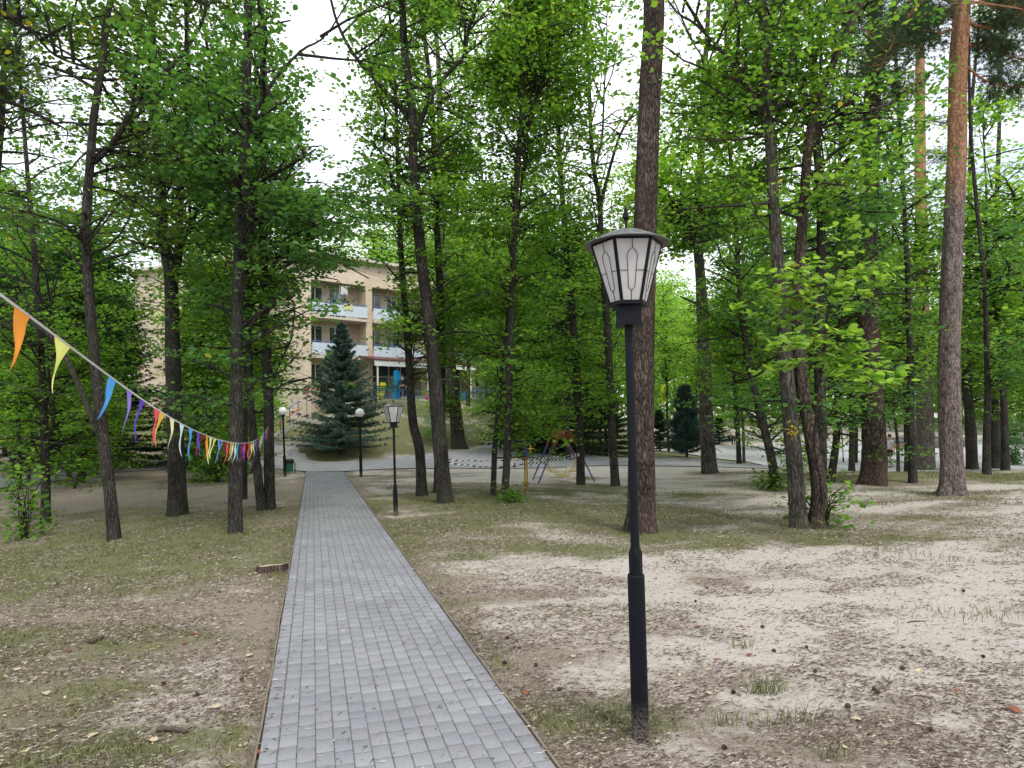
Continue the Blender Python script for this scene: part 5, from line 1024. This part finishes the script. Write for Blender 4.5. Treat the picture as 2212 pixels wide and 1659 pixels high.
# ---------------------------------------------------------------- bunting
def bunting():
    Ts = [-400, -200, 0, 70, 150, 232, 280, 335, 370, 430, 500, 535, 560, 583]; Ys = [370, 505, 640, 690, 752, 812, 846, 882, 902, 937, 957, 957, 946, 917]
    A = np.array([-1.75, 2.3]); B = np.array([-5.02, 13.85])
    def curve(t):
        xy = A+(B-A)*t; dx = CX+F*xy[0]/xy[1]; dy = np.interp(dx, Ts, Ys); p = P(dx, dy, xy[1]); p[0] = xy[0]; return p
    raw = np.array([curve(t) for t in np.linspace(-.06, 1, 54)])
    if True:
        co = np.polyfit(np.linspace(-.06, 1, 54), raw[:, 2], 6); zt = np.polyval(co, np.linspace(-.06, 1, 54))
    def pos(t): xy = A+(B-A)*t; return Vector((xy[0], xy[1], float(np.polyval(co, t))))
    e = empty('bunting', pos(1), 'string of many coloured pennants sagging from the left edge to the tree pair', 'bunting'); base = Vector(e.location)
    mb = MB(); n = 160; wd = .0095; dirv = Vector((B[0]-A[0], B[1]-A[1], 0)).normalized(); sd_ = Vector((dirv.y, -dirv.x, 0))
    for i in range(n+1):
        t = -.06+1.06*i/n; p = pos(t)-base; th = .5+.3*math.sin(t*25); u = Vector((0, 0, 1))*math.cos(th)+sd_*math.sin(th); u = u*wd/2; nrm = dirv.cross(u).normalized()*.0006
        mb.v += [tuple(p-u-nrm), tuple(p+u-nrm), tuple(p+u+nrm), tuple(p-u+nrm)]
    for i in range(n):
        for j in range(4): mb.f.append((4*i+j, 4*i+(j+1) % 4, 4*i+4+(j+1) % 4, 4*i+4+j)); mb.m.append(0)
    mb.build('ribbon', 'ribbon_tape', e, smooth=False)
    rg = random.Random(4)
    seq = [('orange', 42), ('yellow', 131), ('blue', 241), ('lilac', 278), ('purple', 307), ('red', 338), ('amber', 350), ('cream', 371), ('mint', 392), ('blue', 411), ('purple', 428)]
    def tof(dx): r = (dx-CX)/F; return (A[0]-r*A[1])/((A[0]-B[0])+r*(B[1]-A[1]))
    items = [(tof(x), c) for c, x in seq]; t = items[-1][0]; cyc = ['red', 'orange', 'cream', 'yellow', 'blue', 'lilac', 'purple', 'red', 'amber', 'cream', 'mint', 'blue', 'purple', 'purple', 'red', 'yellow']
    k = 0
    while t < .985: t += .0185+.004*rg.random(); items.append((min(t, .99), cyc[k % len(cyc)] if rg.random() > .12 else 'maroon')); k += 1
    for i, (t, c) in enumerate(items):
        p = pos(t)-base; w0 = .155 if i not in (3, 4) else .10; Ln = .235*rg.uniform(.88, 1.12); n = 16; mm = 5; q = MB(); curl = rg.uniform(.3, .9); ph = rg.uniform(0, 6); drift = rg.uniform(.0, .06); tang = (pos(t+.004)-pos(t-.004)).normalized()
        for a in range(n+1):
            s = a/n; wv = w0*(.55*(1-s)**2.0+.45*(1-s))*(1+.16*math.sin(s*9+ph))+.003; cx_ = Vector((-.85, -.3, 0))*(drift*s**.8)+sd_*.022*math.sin(s*5+ph)*s; tw = curl*s*1.5*math.sin(ph)+.15; dd = (tang*(1-s)+Vector((math.cos(tw)*dirv.x-math.sin(tw)*dirv.y, math.sin(tw)*dirv.x+math.cos(tw)*dirv.y, 0))*s).normalized()
            for b in range(mm+1):
                u = b/mm-.5; fold = .012*math.sin(u*7+ph+s*3)*min(1, s*3)*(wv/w0); q.v.append(tuple(p+Vector((0, 0, -Ln*s-.004))+cx_+dd*(u*wv)+sd_*fold+dirv*(.012*math.sin(s*9+ph)*s)))
        q.f = [(a*(mm+1)+b, a*(mm+1)+b+1, (a+1)*(mm+1)+b+1, (a+1)*(mm+1)+b) for a in range(n) for b in range(mm)]; q.m = [0]*len(q.f)
        o = q.build('pennant', 'c_'+c, e, smooth=True); o['label'] = {'mint': 'pale mint', 'amber': 'amber', 'cream': 'cream yellow'}.get(c, c)+' pennant'
bunting()
def cable(name, label, pts, r=.006, cat='cable', mat='cable'):
    pts = [Vector(p) for p in pts]; b = pts[0].copy(); sp, sr = smooth_poly([np.array(p-b) for p in pts], [r]*len(pts), 8); q = MB(); q.tube(sp, sr, 5); return tag(q.build(name, mat, smooth=True, loc=tuple(b)), label, cat)
cable('cable', 'upper thin dark cable running behind the left trunks', [PZ(-60, 815, 12), PZ(130, 850, 12.5), PZ(240, 862, 13), PZ(380, 868, 13.3), PZ(508, 860, 12.2)])
cable('cord', 'lower pale cord strung between the left trunks', [PZ(-60, 930, 12), PZ(130, 958, 12.2), PZ(250, 967, 12.4), PZ(340, 962, 13), PZ(380, 950, 13.6)], .0025, 'cord', 'stone')

# ---------------------------------------------------------------- stairs and railings on the mound
def stairs():
    b = G(626, 967); e = empty('outdoor_stairs', b, 'concrete stairs with painted pipe rails climbing the mound', 'stairs', rz=R_(-4)); base_y = b[1]; n = 11; q = MB(); tread = .42; wd = 2.7
    rise = (gz(b[0]+.5, base_y+n*tread+.6)-b[2])/n; rise = max(.13, min(.19, rise))
    for k in range(n): q.box((0, (k+.5)*tread+.0, (k+1)*rise-.30), (wd, tread-.002, .60))
    q.build('steps', 'concrete', e)
    for k, s in enumerate((-1, 1)):
        for nm, hh, mat in (('upper_rail', .92, 'railblue'), ('lower_rail', .50, 'red')):
            q = MB(); q.tube([(s*(wd/2+.08), -.25, hh-.05), (s*(wd/2+.08), 0, hh), (s*(wd/2+.08), n*tread, hh+n*rise), (s*(wd/2+.08), n*tread+.3, hh+n*rise)], .028, 7); q.build(nm, mat, e)
        for j in range(5): y = j*n*tread/4; z = y/tread*rise; q = MB(); q.tube([(s*(wd/2+.08), y, z-.3), (s*(wd/2+.08), y, z+.92)], .026, 7); q.build('rail_post', 'railblue', e)
    return e
stairs()
def fence(label, x0, x1, y0, y1, n):
    a = np.array([x0, y0]); b = np.array([x1, y1]); e = empty('pipe_railing', (a[0], a[1], gz(*a)), label, 'railing', None); base = Vector(e.location); pv = None
    for i in range(n+1):
        p = a+(b-a)*i/n; v = Vector((p[0], p[1], gz(*p)))-base; q = MB(); q.tube([v-Vector((0, 0, .2)), v+Vector((0, 0, .62))], .024, 6); q.build('post', 'railblue', e)
        if pv is not None:
            for h in (.60, .18): q = MB(); q.tube([pv+Vector((0, 0, h)), v+Vector((0, 0, h))], .02, 6); q.build('rail', 'railblue', e)
            m1 = pv.lerp(v, .3); m2 = pv.lerp(v, .7); q = MB(); q.tube([m1+Vector((0, 0, .18)), m1+Vector((0, 0, .45)), m2+Vector((0, 0, .45)), m2+Vector((0, 0, .18))], .014, 5); q.build('infill', 'railblue', e)
        pv = v
a1 = P(800, 920, 41.5); a2 = P(905, 918, 43.5); a3 = P(1100, 905, 47)
fence('low blue pipe railing on the mound behind the second lantern', a1[0], a2[0], a1[1], a2[1], 4)
fence('low blue pipe railing along the terrace, right of the entrance steps', a2[0]+.6, a3[0], a2[1]+.2, a3[1], 8)
# benches
def bench(label, x, y, rz, Ln, mat, back=True, name='park_bench', leg='cloth_black'):
    e = empty(name, (x, y, gz(x, y)+.03), label, 'bench', None, rz); q = MB()
    for k in range(4): q.box((0, -.16+k*.11, .44), (Ln, .09, .03))
    q.build('seat', mat, e)
    if back: q = MB(); [q.box((0, .24+.04*k, .56+.12*k), (Ln, .03, .09), rot=Matrix.Rotation(-.25, 3, 'X')) for k in range(3)]; q.build('backrest', mat, e)
    for s in (-1, 1): q = MB(); X = s*Ln*.4; q.tube([(X, -.2, 0), (X, -.16, .42), (X, .2, .42), (X, .36, .85)], .022, 6); q.tube([(X, .26, 0), (X, .2, .42)], .022, 6); q.build('leg', leg, e)
    return e
p = P(1045, 903, 48.5); bench('dark blue slatted bench on the terrace by the brick wall', p[0], p[1], R_(-20), 2.1, 'blue')
p = P(840, 915, 43.0); bench('green bench half hidden behind the second lantern', p[0], p[1], R_(170), 1.8, 'green')
p = G(1572, 948); bench('brown slatted bench facing away beyond the lawn', p[0], p[1], R_(188), 2.0, 'wood'); pb = p
p = G(1538, 950); bench('dark bench seen end on, left of the brown bench', p[0]-.3, p[1]-.6, R_(100), 1.6, 'stick')
g = G(1577, 955); e = empty('litter_bin', (g[0], g[1], g[2]+.05), 'small black bin in front of the brown bench', 'litter bin'); q = MB(); q.lathe([(.16, 0), (.22, .5), (.235, .55), (.2, .56)], n=14); q.build('bucket', 'bag', e); q = MB(); q.lathe([(.235, .55), (.25, .565), (.25, .59), (.22, .59)], n=14); q.build('rim', 'cloth_black', e)
p = G(1968, 985); bench('brown bench before the fountain', p[0]-1.2, p[1], R_(186), 2.6, 'wood'); 
# fountain
p = G(2035, 968); e = empty('fountain', (p[0], p[1]+3.0, gz(p[0], p[1]+3)+.03), 'round dark stone fountain basin on the plaza', 'fountain'); q = MB(); n = 40
q.lathe([(3.55, -.3), (3.6, .42), (3.45, .55), (3.1, .55), (3.05, .25)], n=n); q.build('basin', 'stone', e); q = MB(); q.lathe([(3.06, .20), (3.06, .30)], n=n); q.build('water', 'water', e)
rs = np.random.RandomState(5); q = MB()
for k in range(26):
    a = rs.rand()*6.28; r = rs.uniform(0, 1.5); s = rs.uniform(.25, .5); c = Vector((r*math.cos(a), r*math.sin(a), .3+max(0, .5-r*.3))); bm = bmesh.new(); bmesh.ops.create_icosphere(bm, subdivisions=1, radius=s)
    vs = [v.co*(1+rs.uniform(-.25, .25))+c for v in bm.verts]; q.add(vs, [tuple(v.index for v in f_.verts) for f_ in bm.faces]); bm.free()
q.build('rocks', 'stone', e)
# cloth streamers near the entrance
def streamer(label, dx, y0, y1, z, mat, wd=.35, seed=0, group=None):
    rs = random.Random(seed); top = P(dx, y0, z); bot = P(dx, y1, z); hgt = top[2]-bot[2]; e = empty('cloth_streamer', (top[0], top[1], bot[2]), label, 'streamer', group); q = MB(); n = 18; m = 8; ph = rs.uniform(0, 6)
    for i in range(n+1):
        s = i/n; wv = wd*(.45+.55*math.sin(math.pi*min(1, .15+s*.9)))*(1+.12*math.sin(s*14+ph))
        for j in range(m+1): u = j/m-.5; q.v.append((u*wv+.10*math.sin(s*6+ph), .12*math.sin(u*9+s*4+ph)+.05*math.cos(s*9), hgt*(1-s)))
    q.f = [(i*(m+1)+j, i*(m+1)+j+1, (i+1)*(m+1)+j+1, (i+1)*(m+1)+j) for i in range(n) for j in range(m)]; q.m = [0]*len(q.f); q.build('cloth', mat, e, smooth=True)
    gb = gz(top[0], top[1])-bot[2]; q = MB(); q.tube([(0, .15, min(gb, -.1)), (0, .15, hgt+.15)], .022, 6); q.build('pole', 'railblue', e)
streamer('yellow cloth streamer left of the entrance', 824, 826, 872, 46.5, 'c_sun', .5, 1)
streamer('long blue cloth streamer hanging beside the entrance', 857, 800, 882, 46.8, 'c_sky', .55, 2)
streamer('bright pink cloth streamer on the terrace right of the dark tree', 925, 850, 888, 45.5, 'c_pink', .5, 3)
streamer('pink cloth streamer against the brick end wall', 661, 835, 852, 46, 'c_pink', .5, 4)
streamer('blue cloth streamer above the terrace bench', 1006, 848, 882, 48, 'c_sky', .6, 5)
streamer('blue cloth streamer behind the tallest forked tree', 962, 850, 880, 48, 'c_sky', .3, 6)
streamer('dark red cloth streamer at the right end of the terrace', 1063, 840, 872, 49, 'c_maroon', .5, 7)
streamer('yellow banner by the far rising road', 1430, 830, 875, 78, 'c_sun', .35, 8)
# ---------------------------------------------------------------- people
def skin_mesh(name, chains, mat, parent, sub=2):
    """chains: lists of (point, radius) ; the first point of later chains may repeat an earlier point to join"""
    vs, es, rs = [], [], []; key = {}
    for ch in chains:
        prev = None
        for p, r in ch:
            k = tuple(round(c, 4) for c in p)
            if k not in key: key[k] = len(vs); vs.append(p); rs.append(r)
            i = key[k]
            if prev is not None and prev != i: es.append((prev, i))
            prev = i
    me = bpy.data.meshes.new(name); me.from_pydata(vs, es, []); o = bpy.data.objects.new(name, me); C.objects.link(o); md = o.modifiers.new('s', 'SKIN'); md.use_smooth_shade = True
    for i, r in enumerate(rs): q = me.skin_vertices[0].data[i]; q.radius = r if isinstance(r, tuple) else (r, r)
    me.skin_vertices[0].data[0].use_root = True; sb = o.modifiers.new('u', 'SUBSURF'); sb.levels = sub; sb.render_levels = sub
    dg = bpy.context.evaluated_depsgraph_get(); dg.update(); m2 = bpy.data.meshes.new_from_object(o.evaluated_get(dg)); bpy.data.objects.remove(o); m2.materials.append(M[mat]); m2.name = name
    return link(name, m2, parent)
def person(label, pos, rz, h, top_mat, bottom_mat, hair_mat, stride=.0, arms=.1, shorts=True, long_top=False, cap=None):
    e = empty('person', pos, label, 'person', None, rz); k = h/1.75
    V = lambda x, y, z: (x*k, y*k, z*k)
    hip = V(0, 0, .95); ch = [[(hip, (.13*k, .095*k)), (V(0, 0, 1.10), (.125*k, .09*k)), (V(0, .01, 1.30), (.155*k, .10*k)), (V(0, .01, 1.42), (.12*k, .08*k)), (V(0, .01, 1.50), (.055*k, .055*k)), (V(0, -.015, 1.58), (.07*k, .08*k)), (V(0, -.02, 1.66), (.08*k, .098*k)), (V(0, -.01, 1.73), (.05*k, .06*k))]]
    for s in (-1, 1):
        f = s*stride; kn = V(s*.10, -.12*f*2-.03, .50); an = V(s*.10, .10*f*2+.02-.25*f, .09) if True else None; an = V(s*.10, -.42*f, .09)
        ch.append([(hip, (.13*k, .095*k)), (V(s*.09, 0, .86), .092*k), (kn, .056*k), (V(s*.10, -.33*f, .35), .056*k), (an, .036*k), (V(s*.10, -.42*f-.08, .035), (.04*k, .03*k)), (V(s*.11, -.42*f-.17, .03), (.035*k, .022*k))])
        sh = V(0, .01, 1.42); el = V(s*.25, .03+arms*s*.4, 1.13); wr = V(s*.26, -.10+arms*s, .91); hd = V(s*.26, -.13+arms*s*1.2, .84)
        ch.append([(sh, (.12*k, .08*k)), (V(s*.18, .01, 1.40), .055*k), (el, .040*k), (wr, .026*k), (hd, (.018*k, .036*k))])
        for q in range(4): y = -.155+arms*s*1.2+.022*q; ln = (.065, .075, .072, .058)[q]; ch.append([(hd, (.018*k, .036*k)), (V(s*.26, y, .80), .010*k), (V(s*.255, y-.004, .80-ln*.6), .009*k), (V(s*.245, y-.004, .80-ln), .007*k)])
        ch.append([(hd, (.018*k, .036*k)), (V(s*.255, -.18+arms*s*1.2, .83), .010*k), (V(s*.25, -.195+arms*s*1.2, .79), .008*k)])
    skin_mesh('body', ch, 'skin', e, 1)
    t = [[(V(0, 0, .93), (.145*k, .11*k)), (V(0, 0, 1.10), (.14*k, .105*k)), (V(0, .01, 1.30), (.168*k, .113*k)), (V(0, .01, 1.43), (.125*k, .088*k)), (V(0, .01, 1.475), (.07*k, .068*k))]]
    for s in (-1, 1):
        el = (s*.25, .03+arms*s*.4, 1.13); q = [(V(0, .01, 1.43), (.125*k, .088*k)), (V(s*.18, .01, 1.40), .070*k)]
        q.append((V(*((s*.225, .02+arms*s*.25, 1.25) if not long_top else el)), .056*k))
        if long_top: q.append((V(s*.26, -.09+arms*s, .94), .04*k))
        t.append(q)
    skin_mesh('shirt', t, top_mat, e, 1)
    t = [[(V(0, 0, 1.0), (.142*k, .108*k)), (V(0, 0, .93), (.15*k, .11*k))]]
    for s in (-1, 1):
        f = s*stride; q = [(V(0, 0, .93), (.15*k, .11*k)), (V(s*.095, 0, .84), .105*k), (V(s*.10, -.10*f*2-.02, .56), .085*k)]
        if not shorts: q = [(V(0, 0, .93), (.15*k, .11*k)), (V(s*.095, 0, .84), .105*k), (V(s*.10, -.12*f*2-.03, .50), .075*k), (V(s*.10, -.42*f, .12), .06*k)]
        t.append(q)
    skin_mesh('shorts' if shorts else 'trousers', t, bottom_mat, e, 1)
    for s in (-1, 1): q = MB(); f = s*stride; q.box(V(s*.10, -.42*f-.06, .04), (.095*k, .27*k, .075*k)); o = q.build('shoe', 'shoe', e); bv = o.modifiers.new('b', 'BEVEL'); bv.width = .025*k; bv.segments = 2
    q = MB(); q.lathe([(.012, .10), (.06, .09), (.092, .055), (.104, .0), (.098, -.04), (.07, -.05)], n=16); o = q.build('cap' if cap else 'hair', cap or hair_mat, e, smooth=True, loc=V(0, .012, 1.69)); o.scale = (.92*k, 1.1*k, k)
    q = MB()
    for s in (-1, 1): q.lathe([(.001, -.007), (.009, -.004), (.009, .004), (.001, .007)], c=V(s*.032, -.113, 1.66), n=8)
    q.build('eyes', 'hair', e); q = MB(); q.tube([V(0, -.112, 1.655), V(0, -.135, 1.625), V(0, -.112, 1.615)], .010*k, 6); q.box(V(0, -.108, 1.59), (.045*k, .012*k, .01*k)); q.build('face', 'skin', e); return e
g = G(1925, 1011); person('man walking left in a pale shirt and black shorts beside the stout pine', (g[0], g[1], g[2]+.05), R_(-75), 1.70, 'shirt', 'cloth_black', 'hair', .35, .12)
g = G(1586, 930); p = P(1583, 916, 58); person('person in a white top walking away beyond the brown bench', (p[0], 58, gz(p[0], 58)), R_(160), 1.65, 'white', 'cloth_black', 'hair', .25, .1, shorts=False)
p = P(872, 880, 47.0); person('person in dark clothes standing at the entrance steps', (p[0], 46.6, gz(p[0], 46.6)+.1), R_(10), 1.68, 'cloth_black', 'cloth_black', 'hair', .05, .03, shorts=False, long_top=True)

# ---------------------------------------------------------------- ground cover and litter
def near_z(x, y):
    z = H(x, y); n = (1-S((y-14)/6)); return z+((fbm(x*3.1, y*3.1, 3)-.5)*.035+(fbm(x*14, y*14, 2)-.5)*.012)*n*S((np.abs(x*PN[0]+y*PN[1]-PATH_C)-PATH_W/2-.02)/.25)
def scatter(n, ymin, ymax, seed, power=2.2, margin=.75):
    rg = np.random.RandomState(seed); u = rg.rand(n)**power; y = ymin+(ymax-ymin)*u; x = rg.uniform(-1, 1, n)*(y*margin+.8); lat = x*PN[0]+y*PN[1]-PATH_C; return x, y, lat, rg
def straw():
    x, y, lat, rg = scatter(360000, 2.0, 15, 31); g, s, m = cover(x, y); onp = np.abs(lat) < PATH_W/2+.02; keep = np.where(onp, rg.rand(len(x)) < .012+.06*S((np.abs(lat)-PATH_W/2+.13)/.15), rg.rand(len(x)) < .08+1.5*S((fbm(x*1.9+3, y*2.6, 4)-.38)/.25)*(.5+.5*s)); onp = onp[keep]; x, y = x[keep], y[keep]; n = len(x)
    az = rg.normal(0, .9, n); L = rg.uniform(.012, .055, n)*(1+.03*y); wd = rg.uniform(.0004, .0011, n)*(1+.13*y); dx, dy = np.cos(az)*L, np.sin(az)*L; z = np.where(onp, H(x, y)+.021, near_z(x, y)+.003)
    px, py = -np.sin(az)*wd, np.cos(az)*wd; lift = rg.uniform(0, .012, n)
    V = np.stack([np.stack([x-px, y-py, z], -1), np.stack([x+px, y+py, z], -1), np.stack([x+dx*.6+px, y+dy*.6+py, z+lift], -1), np.stack([x+dx, y+dy, z+lift*.4], -1)], 1)
    me = np_mesh('straw', V.reshape(-1, 3), np.arange(4*n).reshape(-1, 4), 'straw'); tag(link('dry_straw', me), 'dry straw and needles strewn over the sandy ground', 'straw', kind='stuff')
straw()
def grass():
    x, y, lat, rg = scatter(420000, 2.0, 22, 33, 1.7); g, s, m = cover(x, y); cl = fbm(x*5, y*5, 3); keep = (np.abs(lat) > PATH_W/2+.03) & (rg.rand(len(x)) < np.clip((g-.30)*1.5, .0, 1)*S((cl-.36)/.2)+m*.4+.01*(fbm(x*9, y*9, 2) > .62)); x, y = x[keep], y[keep]; n = len(x)
    az = rg.rand(n)*6.28; hgt = rg.uniform(.015, .05, n)*(1+.02*y); wd = rg.uniform(.0016, .003, n)*(1+.10*y); z = near_z(x, y)-.002; ln = rg.uniform(.3, 1.3, n)*hgt; a2 = rg.rand(n)*6.28; px, py = np.cos(az)*wd, np.sin(az)*wd; tx, ty = np.cos(a2)*ln, np.sin(a2)*ln
    V = np.stack([np.stack([x-px, y-py, z], -1), np.stack([x+px, y+py, z], -1), np.stack([x+tx, y+ty, z+hgt], -1)], 1)
    me = np_mesh('grass', V.reshape(-1, 3), np.arange(3*n).reshape(-1, 3), 'blade'); tag(link('grass', me), 'thin short grass growing in patches under the trees', 'grass', kind='stuff'); print('grass blades', n)
grass()
def tufts():
    rg = np.random.RandomState(35); P_ = []
    for (dx, dy, n, sp, h) in [(1395, 1590, 40, .10, .06), (1330, 1545, 240, .22, .07), (1260, 1560, 160, .25, .06), (1660, 1490, 60, .07, .10), (1800, 1640, 40, .06, .10), (1600, 1400, 25, .05, .08), (2050, 1330, 60, .3, .08), (2180, 1330, 80, .3, .09), (1570, 1560, 60, .09, .09), (1720, 1560, 50, .1, .12), (1200, 1600, 50, .1, .05), (1640, 1500, 40, .04, .10),
                               (2100, 1215, 60, .3, .08), (1900, 1090, 80, .2, .10), (2180, 1090, 100, .4, .09), (1745, 1140, 140, .22, .16), (1950, 1200, 60, .3, .1), (1420, 1150, 60, .3, .1), (560, 1180, 60, .3, .06), (160, 1640, 200, .25, .05), (250, 1640, 200, .2, .05)]:
        g = G(dx, dy) if dy < 1659 else flat(dx, dy); c = rg.normal(0, 1, (n, 2))*sp*np.array([1, .5])+g[:2]; P_.append(np.c_[c, np.full(n, h)])
    A = np.concatenate(P_); x, y, h = A.T; lat = x*PN[0]+y*PN[1]-PATH_C; k = np.abs(lat) > PATH_W/2+.03; x, y, h = x[k], y[k], h[k]; n = len(x); a = rg.rand(n)*6.28; h = h*rg.uniform(.5, 1.3, n); wd = .0022*(1+.05*y); z = near_z(x, y)-.003; b = rg.rand(n)*6.28; L = h*rg.uniform(.2, .9, n)
    px, py = np.cos(a)*wd, np.sin(a)*wd; mx_, my_ = np.cos(b)*L*.4, np.sin(b)*L*.4
    V = np.stack([np.stack([x-px, y-py, z], -1), np.stack([x+px, y+py, z], -1), np.stack([x+mx_+px*.7, y+my_+py*.7, z+h*.65], -1), np.stack([x+mx_-px*.7, y+my_-py*.7, z+h*.65], -1), np.stack([x+np.cos(b)*L, y+np.sin(b)*L, z+h*.95], -1)], 1); i = (np.arange(n)*5)[:, None]
    me = np_mesh('grass_tufts', V.reshape(-1, 3), [i+np.array([[0, 1, 2, 3]]), i+np.array([[3, 2, 4]])], 'blade'); tag(link('grass_tufts', me), 'taller green grass tufts standing in the sand', 'grass', kind='stuff')
tufts()
def litter():
    x, y, lat, rg = scatter(9000, 2.2, 26, 41, 1.3); keep = (np.abs(lat) > PATH_W/2+.03) & (rg.rand(len(x)) < np.where(lat < 0, .9, .5)*(.25+fbm(x*.8, y*.8, 3))); x, y = x[keep], y[keep]; n = len(x); z = near_z(x, y)+.008
    nrm = rg.normal(0, .3, (n, 3)); nrm[:, 2] = 1; nn, a, b = frames(nrm, rg); s = rg.uniform(.008, .022, n)[:, None, None]*(1+.012*y[:, None, None]); T = np.array([(0, -1, .0), (.45, -.35, .15), (.4, .35, .2), (0, 1, .1), (-.4, .4, -.02), (-.45, -.3, .12)])
    c = np.stack([x, y, z], -1); V = c[:, None]+s*(T[None, :, 0:1]*a[:, None]+T[None, :, 1:2]*b[:, None]+T[None, :, 2:3]*nn[:, None]); i = (np.arange(n)*6)[:, None]
    me = np_mesh('leaf_litter', V.reshape(-1, 3), np.concatenate([i+np.array([[0, 1, 2, 3]]), i+np.array([[0, 3, 4, 5]])]), 'litter'); tag(link('leaf_litter', me), 'small dry leaves scattered over the ground', 'leaf litter', kind='stuff')
litter()
# single things lying on the ground
def cone_mesh():
    q = MB(); prof = []
    for k in range(13): t = k/12; r = .019*math.sin(math.pi*(.12+.8*t))*(1.25 if k % 2 else .8); prof.append((max(r, .002), .046*t))
    q.lathe(prof, n=9); return q
o = cone_mesh().build('pine_cone', 'cone'); cm = o.data; bpy.data.objects.remove(o); k = 0
for (dx, dy) in [(1645, 1355), (1672, 1410), (1885, 1490), (1900, 1500), (1760, 1452), (1830, 1525), (1500, 1300), (1530, 1270), (1120, 1400), (1160, 1440), (1085, 1435), (1210, 1490), (1590, 1500), (1740, 1400), (1950, 1450), (2010, 1580), (1100, 1380), (1460, 1215), (1700, 1230), (2080, 1280), (430, 1500), (520, 1470), (350, 1480), (250, 1390), (2120, 1420), (1560, 1620)]:
    g = G(dx, dy); k += 1; o = link('pine_cone', cm, None, (g[0], g[1], float(near_z(g[0], g[1]))+.012)); o.scale = (rnd.uniform(.55, .8),)*3; o.rotation_euler = (R_(90), 0, rnd.uniform(0, 6.28)); tag(o, 'small dark pine cone lying on the sandy ground', 'pine cone', 'pine cones strewn on the ground')
def big_leaf(seed):
    rs = random.Random(seed); q = MB(); n = 6; vs = []
    prof = [.0, .28, .2, .42, .3, .38, .0]
    for i, w_ in enumerate(prof): t = i/6-.5; z = .12*math.cos(t*3)+rs.uniform(-.04, .04); vs += [(-w_, t, z+.12*w_), (0, t, z*.6), (w_, t, z+.12*w_)]
    q.add(vs, [(3*i+j, 3*i+j+1, 3*i+4+j, 3*i+3+j) for i in range(6) for j in (0, 1)]); return q
lm = {}
for mt in ('rust_leaf', 'dry_leaf', 'yell_leaf'): o = big_leaf(len(mt)).build('fallen_leaf', mt, smooth=True); lm[mt] = o.data; bpy.data.objects.remove(o)
for (dx, dy, s, mt) in [(1508, 1355, .07, 'rust_leaf'), (1603, 1353, .06, 'rust_leaf'), (1618, 1418, .07, 'rust_leaf'), (1553, 1430, .06, 'rust_leaf'), (1113, 1398, .05, 'rust_leaf'), (1135, 1500, .07, 'rust_leaf'), (2070, 1500, .06, 'rust_leaf'), (2190, 1540, .11, 'rust_leaf'), (1440, 1210, .07, 'yell_leaf'), (1920, 1135, .09, 'yell_leaf'), (2000, 1148, .09, 'yell_leaf'), (1500, 1145, .08, 'yell_leaf'), (1460, 1250, .07, 'yell_leaf'), (100, 1500, .09, 'dry_leaf'), (420, 1370, .08, 'rust_leaf'), (400, 1390, .07, 'rust_leaf'),
                        (40, 1450, .08, 'dry_leaf'), (150, 1410, .07, 'rust_leaf'), (540, 1420, .08, 'dry_leaf'), (470, 1530, .08, 'dry_leaf'), (330, 1600, .08, 'dry_leaf'), (200, 1590, .08, 'dry_leaf'), (560, 1630, .07, 'rust_leaf'), (1720, 1440, .06, 'dry_leaf'), (1850, 1560, .07, 'dry_leaf'), (1530, 1500, .06, 'dry_leaf'), (1240, 1420, .06, 'dry_leaf')]:
    g = G(dx, dy); o = link('fallen_leaf', lm[mt], None, (g[0], g[1], float(near_z(g[0], g[1]))+.010)); s *= .8; o.scale = (s, s, s*.9); o.rotation_euler = (0, 0, rnd.uniform(0, 6.28)); c = {'rust_leaf': 'reddish brown', 'dry_leaf': 'pale dry', 'yell_leaf': 'yellow'}[mt]
    tag(o, c+' fallen leaf lying on the ground', 'leaf', c+' fallen leaves')
for (dx, dy, dx2, dy2, r, lab) in [(340, 1578, 402, 1583, .014, 'short broken stick lying in the left foreground'), (1745, 1463, 1790, 1470, .005, 'thin dark twig on the sand at the right'), (1960, 1345, 2000, 1342, .006, 'thin twig farther back on the right sand'), (195, 1392, 222, 1381, .022, 'dark curled bark piece on the left grass')]:
    a, b = G(dx, dy), G(dx2, dy2); a[2] = near_z(a[0], a[1])+r; b[2] = near_z(b[0], b[1])+r; m1 = a*.6+b*.4+np.array([0, .012, .004]); q = MB(); s1, s2 = smooth_poly([p-a for p in (a, m1, b)], [r, r*1.1, r*.7], 4); q.tube(s1, s2, 8, jit=.12); tag(q.build('stick', 'stick', smooth=True, loc=tuple(map(float, a))), lab, 'stick')
print('objects', len(C.objects))
